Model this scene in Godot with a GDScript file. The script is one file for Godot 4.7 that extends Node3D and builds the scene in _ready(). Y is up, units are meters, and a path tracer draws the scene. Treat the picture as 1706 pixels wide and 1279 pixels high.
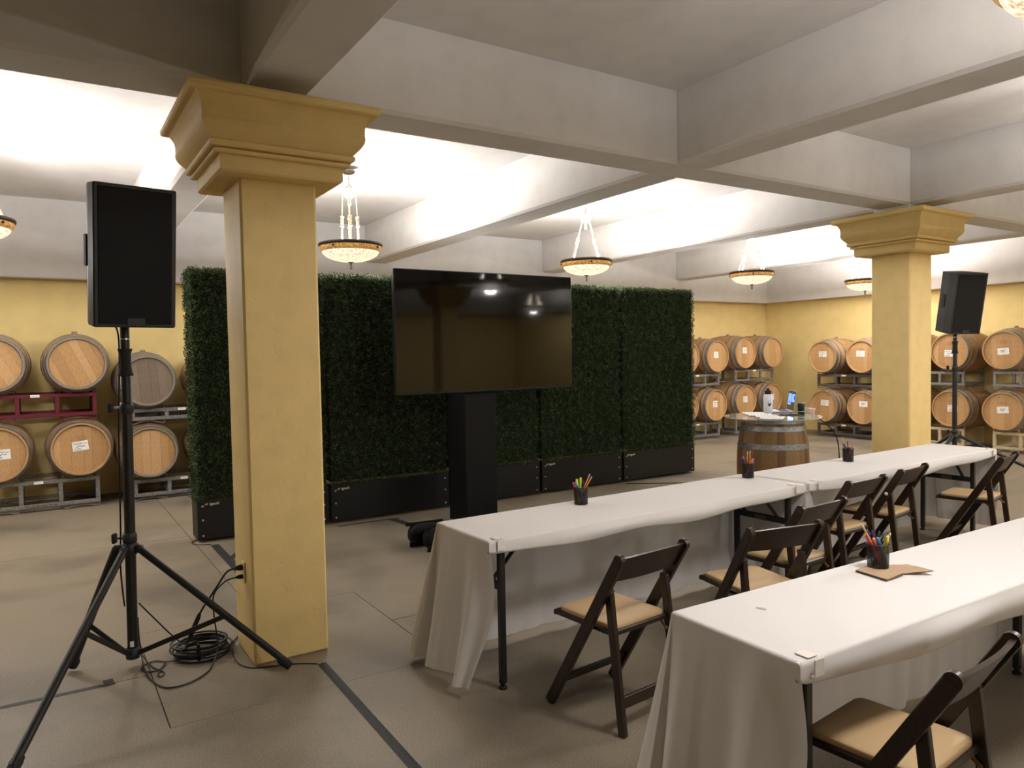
extends Node3D

# ---------------------------------------------------------------- mesh builder
class MB:
	var v := PackedVector3Array()
	var n := PackedVector3Array()
	var u := PackedVector2Array()
	var idx := PackedInt32Array()
	func vert(p: Vector3, nn: Vector3, uv := Vector2.ZERO) -> int:
		v.append(p); n.append(nn); u.append(uv)
		return v.size() - 1
	func tri_i(a: int, b: int, c: int) -> void:      # a b c counter-clockwise seen from outside
		idx.append(a); idx.append(c); idx.append(b)
	func tri(a: Vector3, b: Vector3, c: Vector3) -> void:
		var nn := (b - a).cross(c - a).normalized()
		tri_i(vert(a, nn), vert(b, nn), vert(c, nn))
	func quad(a: Vector3, b: Vector3, c: Vector3, d: Vector3) -> void:
		var nn := (c - a).cross(d - b).normalized()
		var i := vert(a, nn, Vector2(0, 1)); vert(b, nn, Vector2(1, 1)); vert(c, nn, Vector2(1, 0)); vert(d, nn, Vector2(0, 0))
		tri_i(i, i + 1, i + 2); tri_i(i, i + 2, i + 3)
	func box(c: Vector3, s: Vector3, b := 0.0, basis := Basis()) -> void:
		var h := s * 0.5
		b = minf(b, minf(h.x, minf(h.y, h.z)) * 0.98)
		var P := func(x: float, y: float, z: float) -> Vector3: return c + basis * Vector3(x, y, z)
		for ax in 3:
			for sg in [-1.0, 1.0]:
				var e1 := Vector3.ZERO; var e2 := Vector3.ZERO; var nn := Vector3.ZERO
				nn[ax] = sg
				e1[(ax + 1) % 3] = 1.0; e2[(ax + 2) % 3] = 1.0
				if sg < 0.0:
					var t := e1; e1 = e2; e2 = t
				var a1: float = (e1 * h).length() - b
				var a2: float = (e2 * h).length() - b
				var o := nn * h[ax]
				quad(c + basis * (o - e1 * a1 - e2 * a2), c + basis * (o + e1 * a1 - e2 * a2), c + basis * (o + e1 * a1 + e2 * a2), c + basis * (o - e1 * a1 + e2 * a2))
		if b <= 0.0:
			return
		for ax in 3:                                   # chamfered edges along axis ax
			var p1 := (ax + 1) % 3
			var p2 := (ax + 2) % 3
			for s1 in [-1.0, 1.0]:
				for s2 in [-1.0, 1.0]:
					var A := Vector3.ZERO; var B := Vector3.ZERO
					A[p1] = s1 * h[p1]; A[p2] = s2 * (h[p2] - b)
					B[p1] = s1 * (h[p1] - b); B[p2] = s2 * h[p2]
					var L := Vector3.ZERO
					L[ax] = h[ax] - b
					if s1 * s2 > 0.0:
						quad(c + basis * (A - L), c + basis * (B - L), c + basis * (B + L), c + basis * (A + L))
					else:
						quad(c + basis * (B - L), c + basis * (A - L), c + basis * (A + L), c + basis * (B + L))
		for sx in [-1.0, 1.0]:
			for sy in [-1.0, 1.0]:
				for sz in [-1.0, 1.0]:
					var X := Vector3(sx * h.x, sy * (h.y - b), sz * (h.z - b))
					var Y := Vector3(sx * (h.x - b), sy * h.y, sz * (h.z - b))
					var Z := Vector3(sx * (h.x - b), sy * (h.y - b), sz * h.z)
					if sx * sy * sz > 0.0:
						tri(c + basis * X, c + basis * Y, c + basis * Z)
					else:
						tri(c + basis * X, c + basis * Z, c + basis * Y)
	# a bar of rectangular section from a to b; "side" gives the direction of width w
	func bar(a: Vector3, b: Vector3, w: float, d: float, side: Vector3, bev := 0.0) -> void:
		var y := (b - a).normalized()
		var x := (side - y * side.dot(y)).normalized()
		var z := x.cross(y)
		box((a + b) * 0.5, Vector3(w, a.distance_to(b), d), bev, Basis(x, y, z))
	func tube(pts: Array, r, sides := 8, caps := true) -> void:
		var m := pts.size()
		var up := Vector3.UP
		var first := v.size()
		var ref := Vector3.ZERO
		for i in m:
			var t: Vector3
			if i == 0: t = pts[1] - pts[0]
			elif i == m - 1: t = pts[m - 1] - pts[m - 2]
			else: t = (pts[i + 1] - pts[i]).normalized() + (pts[i] - pts[i - 1]).normalized()
			t = t.normalized()
			if ref == Vector3.ZERO:
				ref = t.cross(up) if absf(t.dot(up)) < 0.95 else t.cross(Vector3.RIGHT)
			ref = (ref - t * ref.dot(t)).normalized()
			var b2 := t.cross(ref)
			var rr: float = r[i] if r is Array else r
			for k in sides + 1:
				var a := TAU * k / sides
				var d := ref * cos(a) + b2 * sin(a)
				vert(pts[i] + d * rr, d, Vector2(float(k) / sides, float(i)))
		for i in m - 1:
			for k in sides:
				var a := first + i * (sides + 1) + k
				var b := a + sides + 1
				tri_i(a, a + 1, b + 1); tri_i(a, b + 1, b)
		if caps:
			for e in [0, m - 1]:
				var cn: Vector3 = (pts[0] - pts[1]).normalized() if e == 0 else (pts[m - 1] - pts[m - 2]).normalized()
				var ci := vert(pts[e], cn)
				var base: int = first + e * (sides + 1)
				var ring := []
				for k in sides:
					ring.append(vert(v[base + k], cn))
				for k in sides:
					if e == 0: tri_i(ci, ring[(k + 1) % sides], ring[k])
					else: tri_i(ci, ring[k], ring[(k + 1) % sides])
	# profile: array of Vector2(radius, height) from bottom to top along +Y of basis; "hard" gives flat bands
	func lathe(prof: Array, segs := 24, c := Vector3.ZERO, basis := Basis(), hard := false, vs := 1.0) -> void:
		var m := prof.size()
		var pn := []
		for i in m - 1:
			var d: Vector2 = prof[i + 1] - prof[i]
			pn.append(Vector2(d.y, -d.x).normalized())
		var bands := []
		if hard:
			for i in m - 1: bands.append([[prof[i], pn[i]], [prof[i + 1], pn[i]]])
		else:
			var b := []
			for i in m:
				var q: Vector2 = pn[maxi(i - 1, 0)] + pn[mini(i, m - 2)]
				b.append([prof[i], q.normalized()])
			bands.append(b)
		for b in bands:
			var first := v.size()
			for i in b.size():
				var p: Vector2 = b[i][0]
				var q: Vector2 = b[i][1]
				for k in segs + 1:
					var a := TAU * k / segs
					vert(c + basis * Vector3(p.x * cos(a), p.y, p.x * sin(a)), basis * Vector3(q.x * cos(a), q.y, q.x * sin(a)), Vector2(float(k) / segs, p.y * vs))
			for i in b.size() - 1:
				for k in segs:
					var a: int = first + i * (segs + 1) + k
					var d: int = a + segs + 1
					tri_i(a, d, d + 1); tri_i(a, d + 1, a + 1)
	# convex polygon (Vector2 list, counter-clockwise in x,y) extruded along +z of basis
	func prism(poly: Array, depth: float, c := Vector3.ZERO, basis := Basis()) -> void:
		var m := poly.size()
		for f in 2:
			var z := depth if f == 1 else 0.0
			var nn := basis * Vector3(0, 0, 1 if f == 1 else -1)
			var ids := []
			for p in poly: ids.append(vert(c + basis * Vector3(p.x, p.y, z), nn.normalized()))
			for i in range(1, m - 1):
				if f == 1: tri_i(ids[0], ids[i], ids[i + 1])
				else: tri_i(ids[0], ids[i + 1], ids[i])
		for i in m:
			var p: Vector2 = poly[i]
			var q: Vector2 = poly[(i + 1) % m]
			quad(c + basis * Vector3(p.x, p.y, 0), c + basis * Vector3(q.x, q.y, 0), c + basis * Vector3(q.x, q.y, depth), c + basis * Vector3(p.x, p.y, depth))
	# grid of points rows x cols, smooth normals; flip turns it over
	func grid(g: Array, flip := false) -> void:
		var R := g.size()
		var C: int = g[0].size()
		var first := v.size()
		for i in R:
			for j in C:
				var du: Vector3 = g[i][mini(j + 1, C - 1)] - g[i][maxi(j - 1, 0)]
				var dv: Vector3 = g[mini(i + 1, R - 1)][j] - g[maxi(i - 1, 0)][j]
				var nn := du.cross(dv).normalized()
				if nn == Vector3.ZERO: nn = Vector3.UP
				vert(g[i][j], -nn if flip else nn, Vector2(float(j) / (C - 1), float(i) / (R - 1)))
		for i in R - 1:
			for j in C - 1:
				var a := first + i * C + j
				if flip:
					tri_i(a, a + C, a + C + 1); tri_i(a, a + C + 1, a + 1)
				else:
					tri_i(a, a + 1, a + C + 1); tri_i(a, a + C + 1, a + C)
	# a rounded cushion / sack: superellipsoid
	func pillow(c: Vector3, s: Vector3, e1 := 0.35, e2 := 0.35, basis := Basis(), nu := 32, nv := 16) -> void:
		var g := []
		var pw := func(x: float, e: float) -> float: return signf(x) * pow(absf(x), e)
		for i in nv + 1:
			var row := []
			var la := -PI / 2 + PI * i / nv
			for j in nu + 1:
				var lo := TAU * j / nu
				var cl: float = pw.call(cos(la), e1)
				row.append(c + basis * Vector3(0.5 * s.x * cl * pw.call(cos(lo), e2), 0.5 * s.y * pw.call(sin(la), e1), -0.5 * s.z * cl * pw.call(sin(lo), e2)))
			g.append(row)
		grid(g)
	func done() -> ArrayMesh:
		var a := []
		a.resize(Mesh.ARRAY_MAX)
		a[Mesh.ARRAY_VERTEX] = v; a[Mesh.ARRAY_NORMAL] = n; a[Mesh.ARRAY_TEX_UV] = u; a[Mesh.ARRAY_INDEX] = idx
		var m := ArrayMesh.new()
		m.add_surface_from_arrays(Mesh.PRIMITIVE_TRIANGLES, a)
		return m

# ---------------------------------------------------------------- scene helpers
var used := {}
var M := {}
var rng := RandomNumberGenerator.new()

func numbered(called: String) -> String:
	if not used.has(called):
		used[called] = 0
		return called
	used[called] += 1
	return "%s_%03d" % [called, used[called]]

func tag(o: Node, label: String, category: String, group := "", kind := "") -> void:
	if label: o.set_meta("label", label)
	if category: o.set_meta("category", category)
	if group: o.set_meta("group", group)
	if kind: o.set_meta("kind", kind)

func thing(called: String, label: String, category: String, at := Vector3.ZERO, turn := 0.0, group := "", kind := "") -> Node3D:
	var o := Node3D.new()
	o.name = numbered(called)
	add_child(o)
	o.position = at
	o.rotation.y = turn
	tag(o, label, category, group, kind)
	return o

func part(called: String, mesh, mat: Material, parent: Node, at := Vector3.ZERO, basis := Basis()) -> MeshInstance3D:
	var o := MeshInstance3D.new()
	o.name = called
	o.mesh = mesh.done() if mesh is MB else mesh
	o.material_override = mat
	o.cast_shadow = GeometryInstance3D.SHADOW_CASTING_SETTING_ON
	parent.add_child(o, true)
	o.transform = Transform3D(basis, at)
	return o

func single(called: String, mesh, mat: Material, label: String, category: String, at := Vector3.ZERO, turn := 0.0, group := "", kind := "") -> MeshInstance3D:
	var o := part(numbered(called), mesh, mat, self, at, Basis(Vector3.UP, turn))
	tag(o, label, category, group, kind)
	return o

func kids(o: Node, mesh: Mesh, called: String, mat: Material, spots: Array) -> void:
	for p in spots: part(called, mesh, mat, o, p)

func turned(x: float, y: float, z: float) -> Basis:
	return Basis.from_euler(Vector3(deg_to_rad(x), deg_to_rad(y), deg_to_rad(z)))

func lettering(parent: Node, text: String, height: float, mat: Material, at: Vector3, basis := Basis(), called := "lettering", bold := false) -> MeshInstance3D:
	var f := SystemFont.new()
	f.font_names = PackedStringArray(["Droid Sans"])
	if bold: f.font_weight = 700
	var t := TextMesh.new()
	t.font = f
	t.font_size = 32
	t.text = text
	t.pixel_size = height / 23.0
	t.depth = 0.0006
	t.curve_step = 2.0
	return part(called, t, mat, parent, at, basis)

# an illegible handwritten line of the given length, as a thin flat ribbon in the xy plane
func scrawl(mb: MB, at: Vector2, length: float, h: float, w: float, z: float) -> void:
	var k := int(length / (h * 0.55)) + 2
	var last := at
	for i in range(1, k + 1):
		var p := at + Vector2(length * i / k, rng.randf_range(-0.5, 0.5) * h)
		var d := (p - last).normalized()
		var s := Vector2(-d.y, d.x) * w * 0.5
		mb.quad(Vector3(last.x - s.x, last.y - s.y, z), Vector3(p.x - s.x, p.y - s.y, z), Vector3(p.x + s.x, p.y + s.y, z), Vector3(last.x + s.x, last.y + s.y, z))
		last = p

# ---------------------------------------------------------------- materials
func srgb(r: float, g: float, b: float) -> Color:
	return Color(r / 255.0, g / 255.0, b / 255.0)

func mat(c: Color, rough := 0.6, metal := 0.0, spec := 0.5) -> StandardMaterial3D:
	var m := StandardMaterial3D.new()
	m.albedo_color = c
	m.roughness = rough
	m.metallic = metal
	m.metallic_specular = spec
	return m

func noise_tex(size: int, freq: float, stops: Array, sd := 1, oct := 4, kind := FastNoiseLite.TYPE_SIMPLEX_SMOOTH, asn := false, bump := 4.0) -> NoiseTexture2D:
	var f := FastNoiseLite.new()
	f.noise_type = kind
	f.frequency = freq
	f.seed = sd
	f.fractal_octaves = oct
	var t := NoiseTexture2D.new()
	t.width = size; t.height = size
	t.seamless = true
	t.noise = f
	if stops.size():
		var g := Gradient.new()
		g.offsets = PackedFloat32Array(stops.map(func(s): return s[0]))
		g.colors = PackedColorArray(stops.map(func(s): return s[1]))
		t.color_ramp = g
	if asn:
		t.as_normal_map = true
		t.bump_strength = bump
	return t

# trowelled plaster: soft unevenness with a scatter of short curved scratches
func scratched(size: int) -> ImageTexture:
	var f := FastNoiseLite.new()
	f.frequency = 0.012
	f.seed = 4
	f.fractal_octaves = 4
	var soft := f.get_seamless_image(size, size)
	soft.convert(Image.FORMAT_L8)
	var im := Image.create(size, size, false, Image.FORMAT_L8)
	for y in size:
		for x in size:
			im.set_pixel(x, y, grey(0.72 + 0.22 * soft.get_pixel(x, y).r))
	var r := RandomNumberGenerator.new()
	r.seed = 12
	for k in 80:
		var p := Vector2(r.randf_range(0, size), r.randf_range(0, size))
		var a := r.randf_range(0, TAU)
		var bend := r.randf_range(-0.045, 0.045)
		var deep := r.randf_range(0.2, 0.55)
		for i in r.randi_range(12, 60):
			p += Vector2(cos(a), sin(a)) * 1.2
			a += bend + r.randf_range(-0.2, 0.2)
			for dx in 2:
				for dy in 2:
					im.set_pixel(posmod(int(p.x) + dx, size), posmod(int(p.y) + dy, size), grey(deep))
	return ImageTexture.create_from_image(im)

func tri_mat(m: StandardMaterial3D, tex: Texture2D, scale: Vector3, world := false) -> StandardMaterial3D:
	m.albedo_texture = tex
	m.uv1_triplanar = true
	m.uv1_world_triplanar = world
	m.uv1_scale = scale
	return m

func relief(m: StandardMaterial3D, tex: Texture2D, cm: float) -> StandardMaterial3D:
	m.heightmap_enabled = true
	m.heightmap_texture = tex
	m.heightmap_scale = cm
	return m

func grey(v: float) -> Color:
	return Color(v, v, v)

func make_materials() -> void:
	var mottled := noise_tex(512, 0.012, [[0.0, grey(0.955)], [0.5, grey(0.985)], [1.0, grey(1.0)]], 3)
	var trowel := noise_tex(512, 0.03, [[0.0, grey(0.0)], [0.3, grey(0.85)], [0.7, grey(0.9)], [1.0, grey(1.0)]], 5, 4)
	M.white = relief(tri_mat(mat(srgb(216, 213, 209), 0.85, 0, 0.3), mottled, Vector3.ONE * 0.5, true), trowel, 0.12)
	M.yellow = relief(tri_mat(mat(srgb(226, 202, 138), 0.7, 0, 0.35), mottled, Vector3.ONE * 0.5, true), trowel, 0.1)
	var plaster := scratched(1024)
	M.column = relief(tri_mat(mat(srgb(228, 200, 134), 0.6, 0, 0.4), mottled, Vector3.ONE * 0.8, true), plaster, 0.3)
	M.column_shaft = relief(tri_mat(mat(srgb(228, 200, 134), 0.6, 0, 0.4), mottled, Vector3.ONE * 0.8, true), trowel, 0.16)
	var speck := noise_tex(1024, 0.16, [[0.0, srgb(52, 45, 37)], [0.25, srgb(108, 98, 83)], [0.42, srgb(136, 125, 107)], [0.62, srgb(141, 130, 112)], [0.8, srgb(160, 149, 130)], [1.0, srgb(205, 195, 174)]], 11, 3)
	var patch := noise_tex(512, 0.006, [[0.0, grey(0.74)], [0.45, grey(0.94)], [0.6, grey(1.0)], [1.0, Color(1.0, 0.985, 0.96)]], 12, 6)
	M.concrete = tri_mat(mat(Color.WHITE, 0.5, 0, 0.45), speck, Vector3.ONE * 0.9, true)
	M.concrete.detail_enabled = true
	M.concrete.detail_albedo = patch
	M.concrete.detail_blend_mode = BaseMaterial3D.BLEND_MODE_MUL
	M.concrete.detail_uv_layer = BaseMaterial3D.DETAIL_UV_2
	M.concrete.uv2_triplanar = true
	M.concrete.uv2_world_triplanar = true
	M.concrete.uv2_scale = Vector3.ONE * 0.23
	M.joint = mat(srgb(92, 83, 71), 0.9)
	var grain := noise_tex(512, 0.02, [[0.0, grey(0.78)], [0.4, grey(0.93)], [0.6, grey(0.97)], [1.0, grey(1.0)]], 21, 4)
	M.grain = grain
	M.oak = []
	for c in [srgb(192, 151, 103), srgb(199, 158, 109), srgb(184, 143, 96), srgb(194, 152, 101), srgb(205, 165, 117)]:
		M.oak.append(tri_mat(mat(c, 0.6, 0, 0.3), grain, Vector3(16, 1.6, 16)))
	M.oak_old = []
	for c in [srgb(128, 112, 96), srgb(120, 104, 88), srgb(136, 120, 104)]:
		M.oak_old.append(tri_mat(mat(c, 0.75, 0, 0.3), grain, Vector3(16, 1.6, 16)))
	M.stave = tri_mat(mat(srgb(178, 140, 98), 0.62, 0, 0.3), grain, Vector3(14, 14, 1.2))
	M.stave_grey = tri_mat(mat(srgb(150, 136, 120), 0.7, 0, 0.3), grain, Vector3(14, 14, 1.2))
	M.chime = tri_mat(mat(srgb(190, 148, 102), 0.65, 0, 0.3), grain, Vector3(12, 12, 12))
	M.chime_grey = tri_mat(mat(srgb(148, 134, 118), 0.7, 0, 0.3), grain, Vector3(12, 12, 12))
	var galv := noise_tex(256, 0.03, [[0.0, grey(0.7)], [0.5, grey(0.9)], [1.0, grey(1.0)]], 31, 3)
	M.hoop = tri_mat(mat(srgb(168, 168, 164), 0.42, 0.75), galv, Vector3.ONE * 3.0)
	M.head_gap = mat(srgb(70, 48, 30), 0.9)
	M.rack_grey = tri_mat(mat(srgb(142, 138, 132), 0.5, 0.25), galv, Vector3.ONE * 3.0)
	M.rack_dark = tri_mat(mat(srgb(104, 100, 96), 0.5, 0.25), galv, Vector3.ONE * 3.0)
	M.rack_cream = mat(srgb(196, 178, 146), 0.55)
	M.rack_red = mat(srgb(94, 13, 29), 0.5)
	M.paper = mat(srgb(240, 238, 233), 0.8)
	M.ink = mat(srgb(38, 36, 36), 0.8)
	M.ink_soft = mat(srgb(96, 92, 88), 0.8)
	M.brand = mat(srgb(150, 98, 54), 0.8)
	M.stencil = mat(srgb(62, 58, 56), 0.7)
	M.stencil_red = mat(srgb(84, 14, 26), 0.7)
	M.stencil_blue = mat(srgb(58, 96, 136), 0.7)
	# chairs
	M.walnut = tri_mat(mat(srgb(48, 31, 20), 0.36, 0, 0.5), grain, Vector3(9, 1.6, 9))
	M.vinyl = mat(srgb(196, 166, 124), 0.45, 0, 0.45)
	M.brass = mat(srgb(150, 120, 70), 0.45, 0.8)
	# cloth
	M.cloth = mat(srgb(222, 218, 214), 0.85, 0, 0.25)
	M.cloth.backlight_enabled = true
	M.cloth.backlight = grey(0.3)
	relief(M.cloth, noise_tex(256, 0.2, [], 41, 2), 0.02)
	M.cloth.uv1_triplanar = true
	M.cloth.uv1_scale = Vector3.ONE * 6.0
	M.clip = mat(srgb(230, 223, 212), 0.35, 0, 0.5)
	# blacks
	M.black_steel = mat(srgb(34, 33, 33), 0.42, 0.2)
	M.black_plastic = mat(srgb(36, 36, 37), 0.5)
	M.black_satin = mat(srgb(12, 12, 12), 0.55, 0, 0.3)
	M.grille = mat(srgb(15, 15, 17), 0.6, 0.1)
	M.cabinet = relief(tri_mat(mat(srgb(42, 41, 39), 0.6, 0, 0.3), noise_tex(256, 0.1, [[0.0, grey(0.9)], [1.0, grey(1.0)]], 43, 2), Vector3.ONE * 6.0), noise_tex(256, 0.25, [], 44, 2), 0.05)
	M.rubber = mat(srgb(24, 24, 24), 0.8)
	M.cord = mat(srgb(24, 24, 24), 0.55)
	M.steel = mat(srgb(190, 190, 190), 0.3, 0.9)
	M.screen = mat(srgb(4, 4, 4), 0.04, 0, 0.46)
	M.bezel = mat(srgb(18, 18, 18), 0.35)
	M.planter = mat(srgb(15, 15, 14), 0.42, 0, 0.4)
	M.tape = tri_mat(mat(srgb(44, 42, 41), 0.62), galv, Vector3.ONE * 4.0)
	M.nylon = mat(srgb(13, 13, 14), 0.6, 0, 0.3)
	M.leaf = mat(Color.WHITE, 0.6, 0, 0.3)
	M.leaf.vertex_color_use_as_albedo = true
	M.hedge_core = mat(srgb(14, 22, 12), 0.95)
	M.ivory = mat(srgb(226, 214, 180), 0.5)
	M.outlet = mat(srgb(226, 204, 150), 0.45)
	M.mesh_cup = mesh_cup_material()
	# barrel table
	M.old_stave = []
	for c in [srgb(134, 103, 66), srgb(123, 92, 56), srgb(145, 113, 75), srgb(113, 84, 51)]:
		M.old_stave.append(tri_mat(mat(c, 0.6, 0, 0.35), noise_tex(512, 0.025, [[0.0, grey(0.6)], [0.4, grey(0.88)], [1.0, grey(1.0)]], 51, 5), Vector3(14, 1.5, 14)))
	M.old_hoop = tri_mat(mat(srgb(150, 152, 150), 0.45, 0.7), noise_tex(256, 0.03, [[0.0, grey(0.55)], [0.5, grey(0.9)], [1.0, grey(1.0)]], 52, 4), Vector3.ONE * 4.0)
	M.glass = StandardMaterial3D.new()
	M.glass.albedo_color = Color(0.75, 0.8, 0.78, 0.25)
	M.glass.roughness = 0.03
	M.glass.transparency = BaseMaterial3D.TRANSPARENCY_ALPHA
	M.clear = StandardMaterial3D.new()
	M.clear.albedo_color = Color(0.95, 0.95, 0.95, 0.22)
	M.clear.roughness = 0.05
	M.clear.transparency = BaseMaterial3D.TRANSPARENCY_ALPHA
	M.kraft = tri_mat(mat(srgb(190, 160, 128), 0.85), noise_tex(256, 0.08, [[0.0, grey(0.88)], [1.0, grey(1.0)]], 61, 3), Vector3.ONE * 6.0)

func mesh_cup_material() -> StandardMaterial3D:
	var im := Image.create(32, 32, false, Image.FORMAT_RGBA8)
	im.fill(Color(1, 1, 1, 1))
	for y in 32:
		for x in 32:
			var a := absf(float(x) - 15.5) + absf(float(y) - 15.5)
			if a < 11.0: im.set_pixel(x, y, Color(1, 1, 1, 0))
	var m := mat(srgb(20, 20, 20), 0.5, 0.3)
	m.albedo_texture = ImageTexture.create_from_image(im)
	m.transparency = BaseMaterial3D.TRANSPARENCY_ALPHA_SCISSOR
	m.alpha_scissor_threshold = 0.5
	m.uv1_scale = Vector3(90, 1, 1)
	return m

# ---------------------------------------------------------------- light settings
const LAMP_UP := 4.7          # light thrown up out of each bowl
const LAMP_DOWN := 3.25        # light that the glass lets down
const LAMP_TINT := Color(1.0, 0.985, 0.98)
const FAR := 1.05              # the row along the back wall burns brightest
const NEAR := 0.42
const BEHIND := 0.85
const BOWL_GLOW := 1.0

func _ready() -> void:
	rng.seed = 7
	var cam := Camera3D.new()
	cam.name = "camera"
	add_child(cam)
	var yaw := deg_to_rad(32.635)
	var pitch := deg_to_rad(2.1636)
	var roll := deg_to_rad(-1.077)
	var f := Vector3(sin(yaw) * cos(pitch), -sin(pitch), -cos(yaw) * cos(pitch))
	var r := Vector3(cos(yaw), 0, sin(yaw))
	var u := r.cross(f)
	cam.transform = Transform3D(Basis(r * cos(roll) + u * sin(roll), u * cos(roll) - r * sin(roll), -f), Vector3(0, 1.61, 0))
	cam.fov = 55.265
	cam.near = 0.05
	cam.far = 60.0
	cam.current = true
	var we := WorldEnvironment.new()
	we.name = "environment"
	var e := Environment.new()
	e.background_mode = Environment.BG_COLOR
	e.background_color = Color(0.0, 0.0, 0.0)
	e.tonemap_mode = Environment.TONE_MAPPER_LINEAR
	e.tonemap_exposure = 1.2
	e.sdfgi_enabled = true
	e.ssao_enabled = true
	e.ssil_enabled = true
	we.environment = e
	add_child(we)
	make_materials()
	lamps()
	room()
	columns()
	barrel_stacks()
	hedge()
	television()
	speakers()
	cables()
	tables()
	chairs()
	table_things()
	barrel_table()

# ---------------------------------------------------------------- lamps
func chandelier(x: float, z: float, label: String, spread := 0.235, turn := 0.0, group := "", power := 1.0) -> void:
	var t := thing("pendant_lamp", label, "pendant lamp", Vector3(x, 2.524, z), 0.0, group)
	var metal: Material = M.lamp_metal
	# heights below are above the finial's tip
	var b := MB.new()
	b.lathe([Vector2(0.0, 1.02), Vector2(0.065, 1.0), Vector2(0.07, 0.985), Vector2(0.05, 0.965), Vector2(0.012, 0.955), Vector2(0.0, 0.955)].map(func(p): return p), 24)
	part("canopy", b, metal, t)
	b = MB.new()
	for k in 4:
		var pts := []
		var rot := Basis(Vector3.UP, PI / 2 * (k % 2))
		for i in 13:
			var a := TAU * i / 12
			pts.append(Vector3(0, 0.945 - 0.026 * k, 0) + rot * Vector3(0.008 * cos(a), 0.018 * sin(a), 0))
		b.tube(pts, 0.0026, 5, false)
	part("chain", b, metal, t)
	b = MB.new()
	var loop := []
	for i in 15:
		var a := PI * i / 14
		loop.append(Vector3(0.03 * cos(a), 0.80 + 0.05 * sin(a), 0))
	b.tube(loop, 0.004, 6)
	part("loop", b, metal, t)
	b = MB.new()
	b.lathe([Vector2(0.0, 0.715), Vector2(0.03, 0.72), Vector2(0.042, 0.735), Vector2(0.05, 0.76), Vector2(0.078, 0.785), Vector2(0.082, 0.80), Vector2(0.07, 0.806), Vector2(0.0, 0.806)], 28)
	for k in 14:
		var a := TAU * k / 14
		b.pillow(Vector3(0.06 * cos(a), 0.762, 0.06 * sin(a)), Vector3(0.016, 0.04, 0.016), 0.9, 0.9, Basis(), 6, 4)
	part("crown", b, M.ivory, t)
	b = MB.new()
	b.lathe([Vector2(0.0, 0.64), Vector2(0.014, 0.645), Vector2(0.02, 0.665), Vector2(0.013, 0.68), Vector2(0.018, 0.70), Vector2(0.012, 0.72)], 12)
	part("pendant_drop", b, M.ivory, t)
	for k in 4:
		var a := TAU * k / 4 + 0.42 - turn
		var d := Vector3(cos(a), 0, sin(a))
		var top := d * 0.07 + Vector3.UP * 0.725
		var low := d * spread + Vector3.UP * 0.262
		var mid := top.lerp(low, 0.53)
		b = MB.new()
		b.tube([d * 0.055 + Vector3.UP * 0.755, d * 0.075 + Vector3.UP * 0.74, top], 0.004, 6)
		b.tube([top, mid], 0.0065, 8)
		b.tube([mid, low], [0.009, 0.0125], 8)
		part("rod", b, M.lamp_rod, t)
		b = MB.new()
		var ax := (top - low).normalized()
		var sx := ax.cross(Vector3.UP).normalized()
		var kb := Basis(sx, ax, sx.cross(ax))
		var prof := []
		for q in [[-0.055, 0.012], [-0.05, 0.02], [-0.042, 0.02], [-0.036, 0.013], [-0.018, 0.018], [-0.012, 0.013], [0.008, 0.018], [0.014, 0.013], [0.034, 0.018], [0.04, 0.013], [0.046, 0.02], [0.054, 0.02], [0.058, 0.012]]:
			prof.append(Vector2(q[1], q[0]))
		b.lathe(prof, 12, mid, kb)
		part("knob", b, M.ivory, t)
	b = MB.new()      # dark rim ring round the bowl's mouth
	b.lathe([Vector2(0.285, 0.228), Vector2(0.316, 0.228), Vector2(0.321, 0.236), Vector2(0.321, 0.252), Vector2(0.312, 0.262), Vector2(0.285, 0.262), Vector2(0.285, 0.228)], 56)
	part("rim", b, M.lamp_dark, t)
	b = MB.new()      # amber stone band
	b.lathe([Vector2(0.272, 0.176), Vector2(0.286, 0.176), Vector2(0.302, 0.186), Vector2(0.309, 0.206), Vector2(0.309, 0.229), Vector2(0.29, 0.229)], 56)
	part("stone_band", b, M.amber, t)
	for k in 4:
		var a := TAU * k / 4 + 1.02 - turn
		b = MB.new()
		b.lathe([Vector2(0.0, -0.004), Vector2(0.009, 0.0), Vector2(0.012, 0.006), Vector2(0.006, 0.014), Vector2(0.0, 0.016)], 10, Vector3(0.309 * cos(a), 0.208, 0.309 * sin(a)), Basis(Vector3.UP, -a) * Basis(Vector3.FORWARD, PI / 2))
		part("stud", b, M.lamp_dark, t)
	# alabaster bowl: a deep cap with the lamp in it, and the lip under the stone band
	var outer := []
	var inner := []
	for i in 17:
		var q := i / 16.0
		outer.append(Vector2(0.285 * sin(q * PI / 2), 0.186 - 0.112 * cos(q * PI / 2)))
		inner.append(Vector2(0.279 * sin(q * PI / 2), 0.188 - 0.108 * cos(q * PI / 2)))
	var cap := outer.slice(0, 11)
	var cap_in := inner.slice(0, 11)
	cap_in.reverse()
	cap_in.pop_back()
	b = MB.new()
	b.lathe(cap + cap_in + [Vector2(0.012, 0.081), Vector2(0.008, 0.10), Vector2(0.008, 0.25), Vector2(0.0, 0.252)], 48)  # ends in a stem added inside so the lamp shines through the cap
	part("glass_bowl", b, M.bowl, t)
	var lip := outer.slice(10)
	var lip_in := inner.slice(10)
	lip_in.reverse()
	b = MB.new()
	b.lathe(lip + lip_in, 48)
	part("glass_lip", b, M.bowl, t)
	b = MB.new()
	b.lathe([Vector2(0.0, 0.0), Vector2(0.008, 0.004), Vector2(0.013, 0.014), Vector2(0.008, 0.024), Vector2(0.012, 0.03), Vector2(0.009, 0.045), Vector2(0.014, 0.052), Vector2(0.01, 0.06), Vector2(0.03, 0.07), Vector2(0.032, 0.078), Vector2(0.0, 0.082)], 16)
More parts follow.
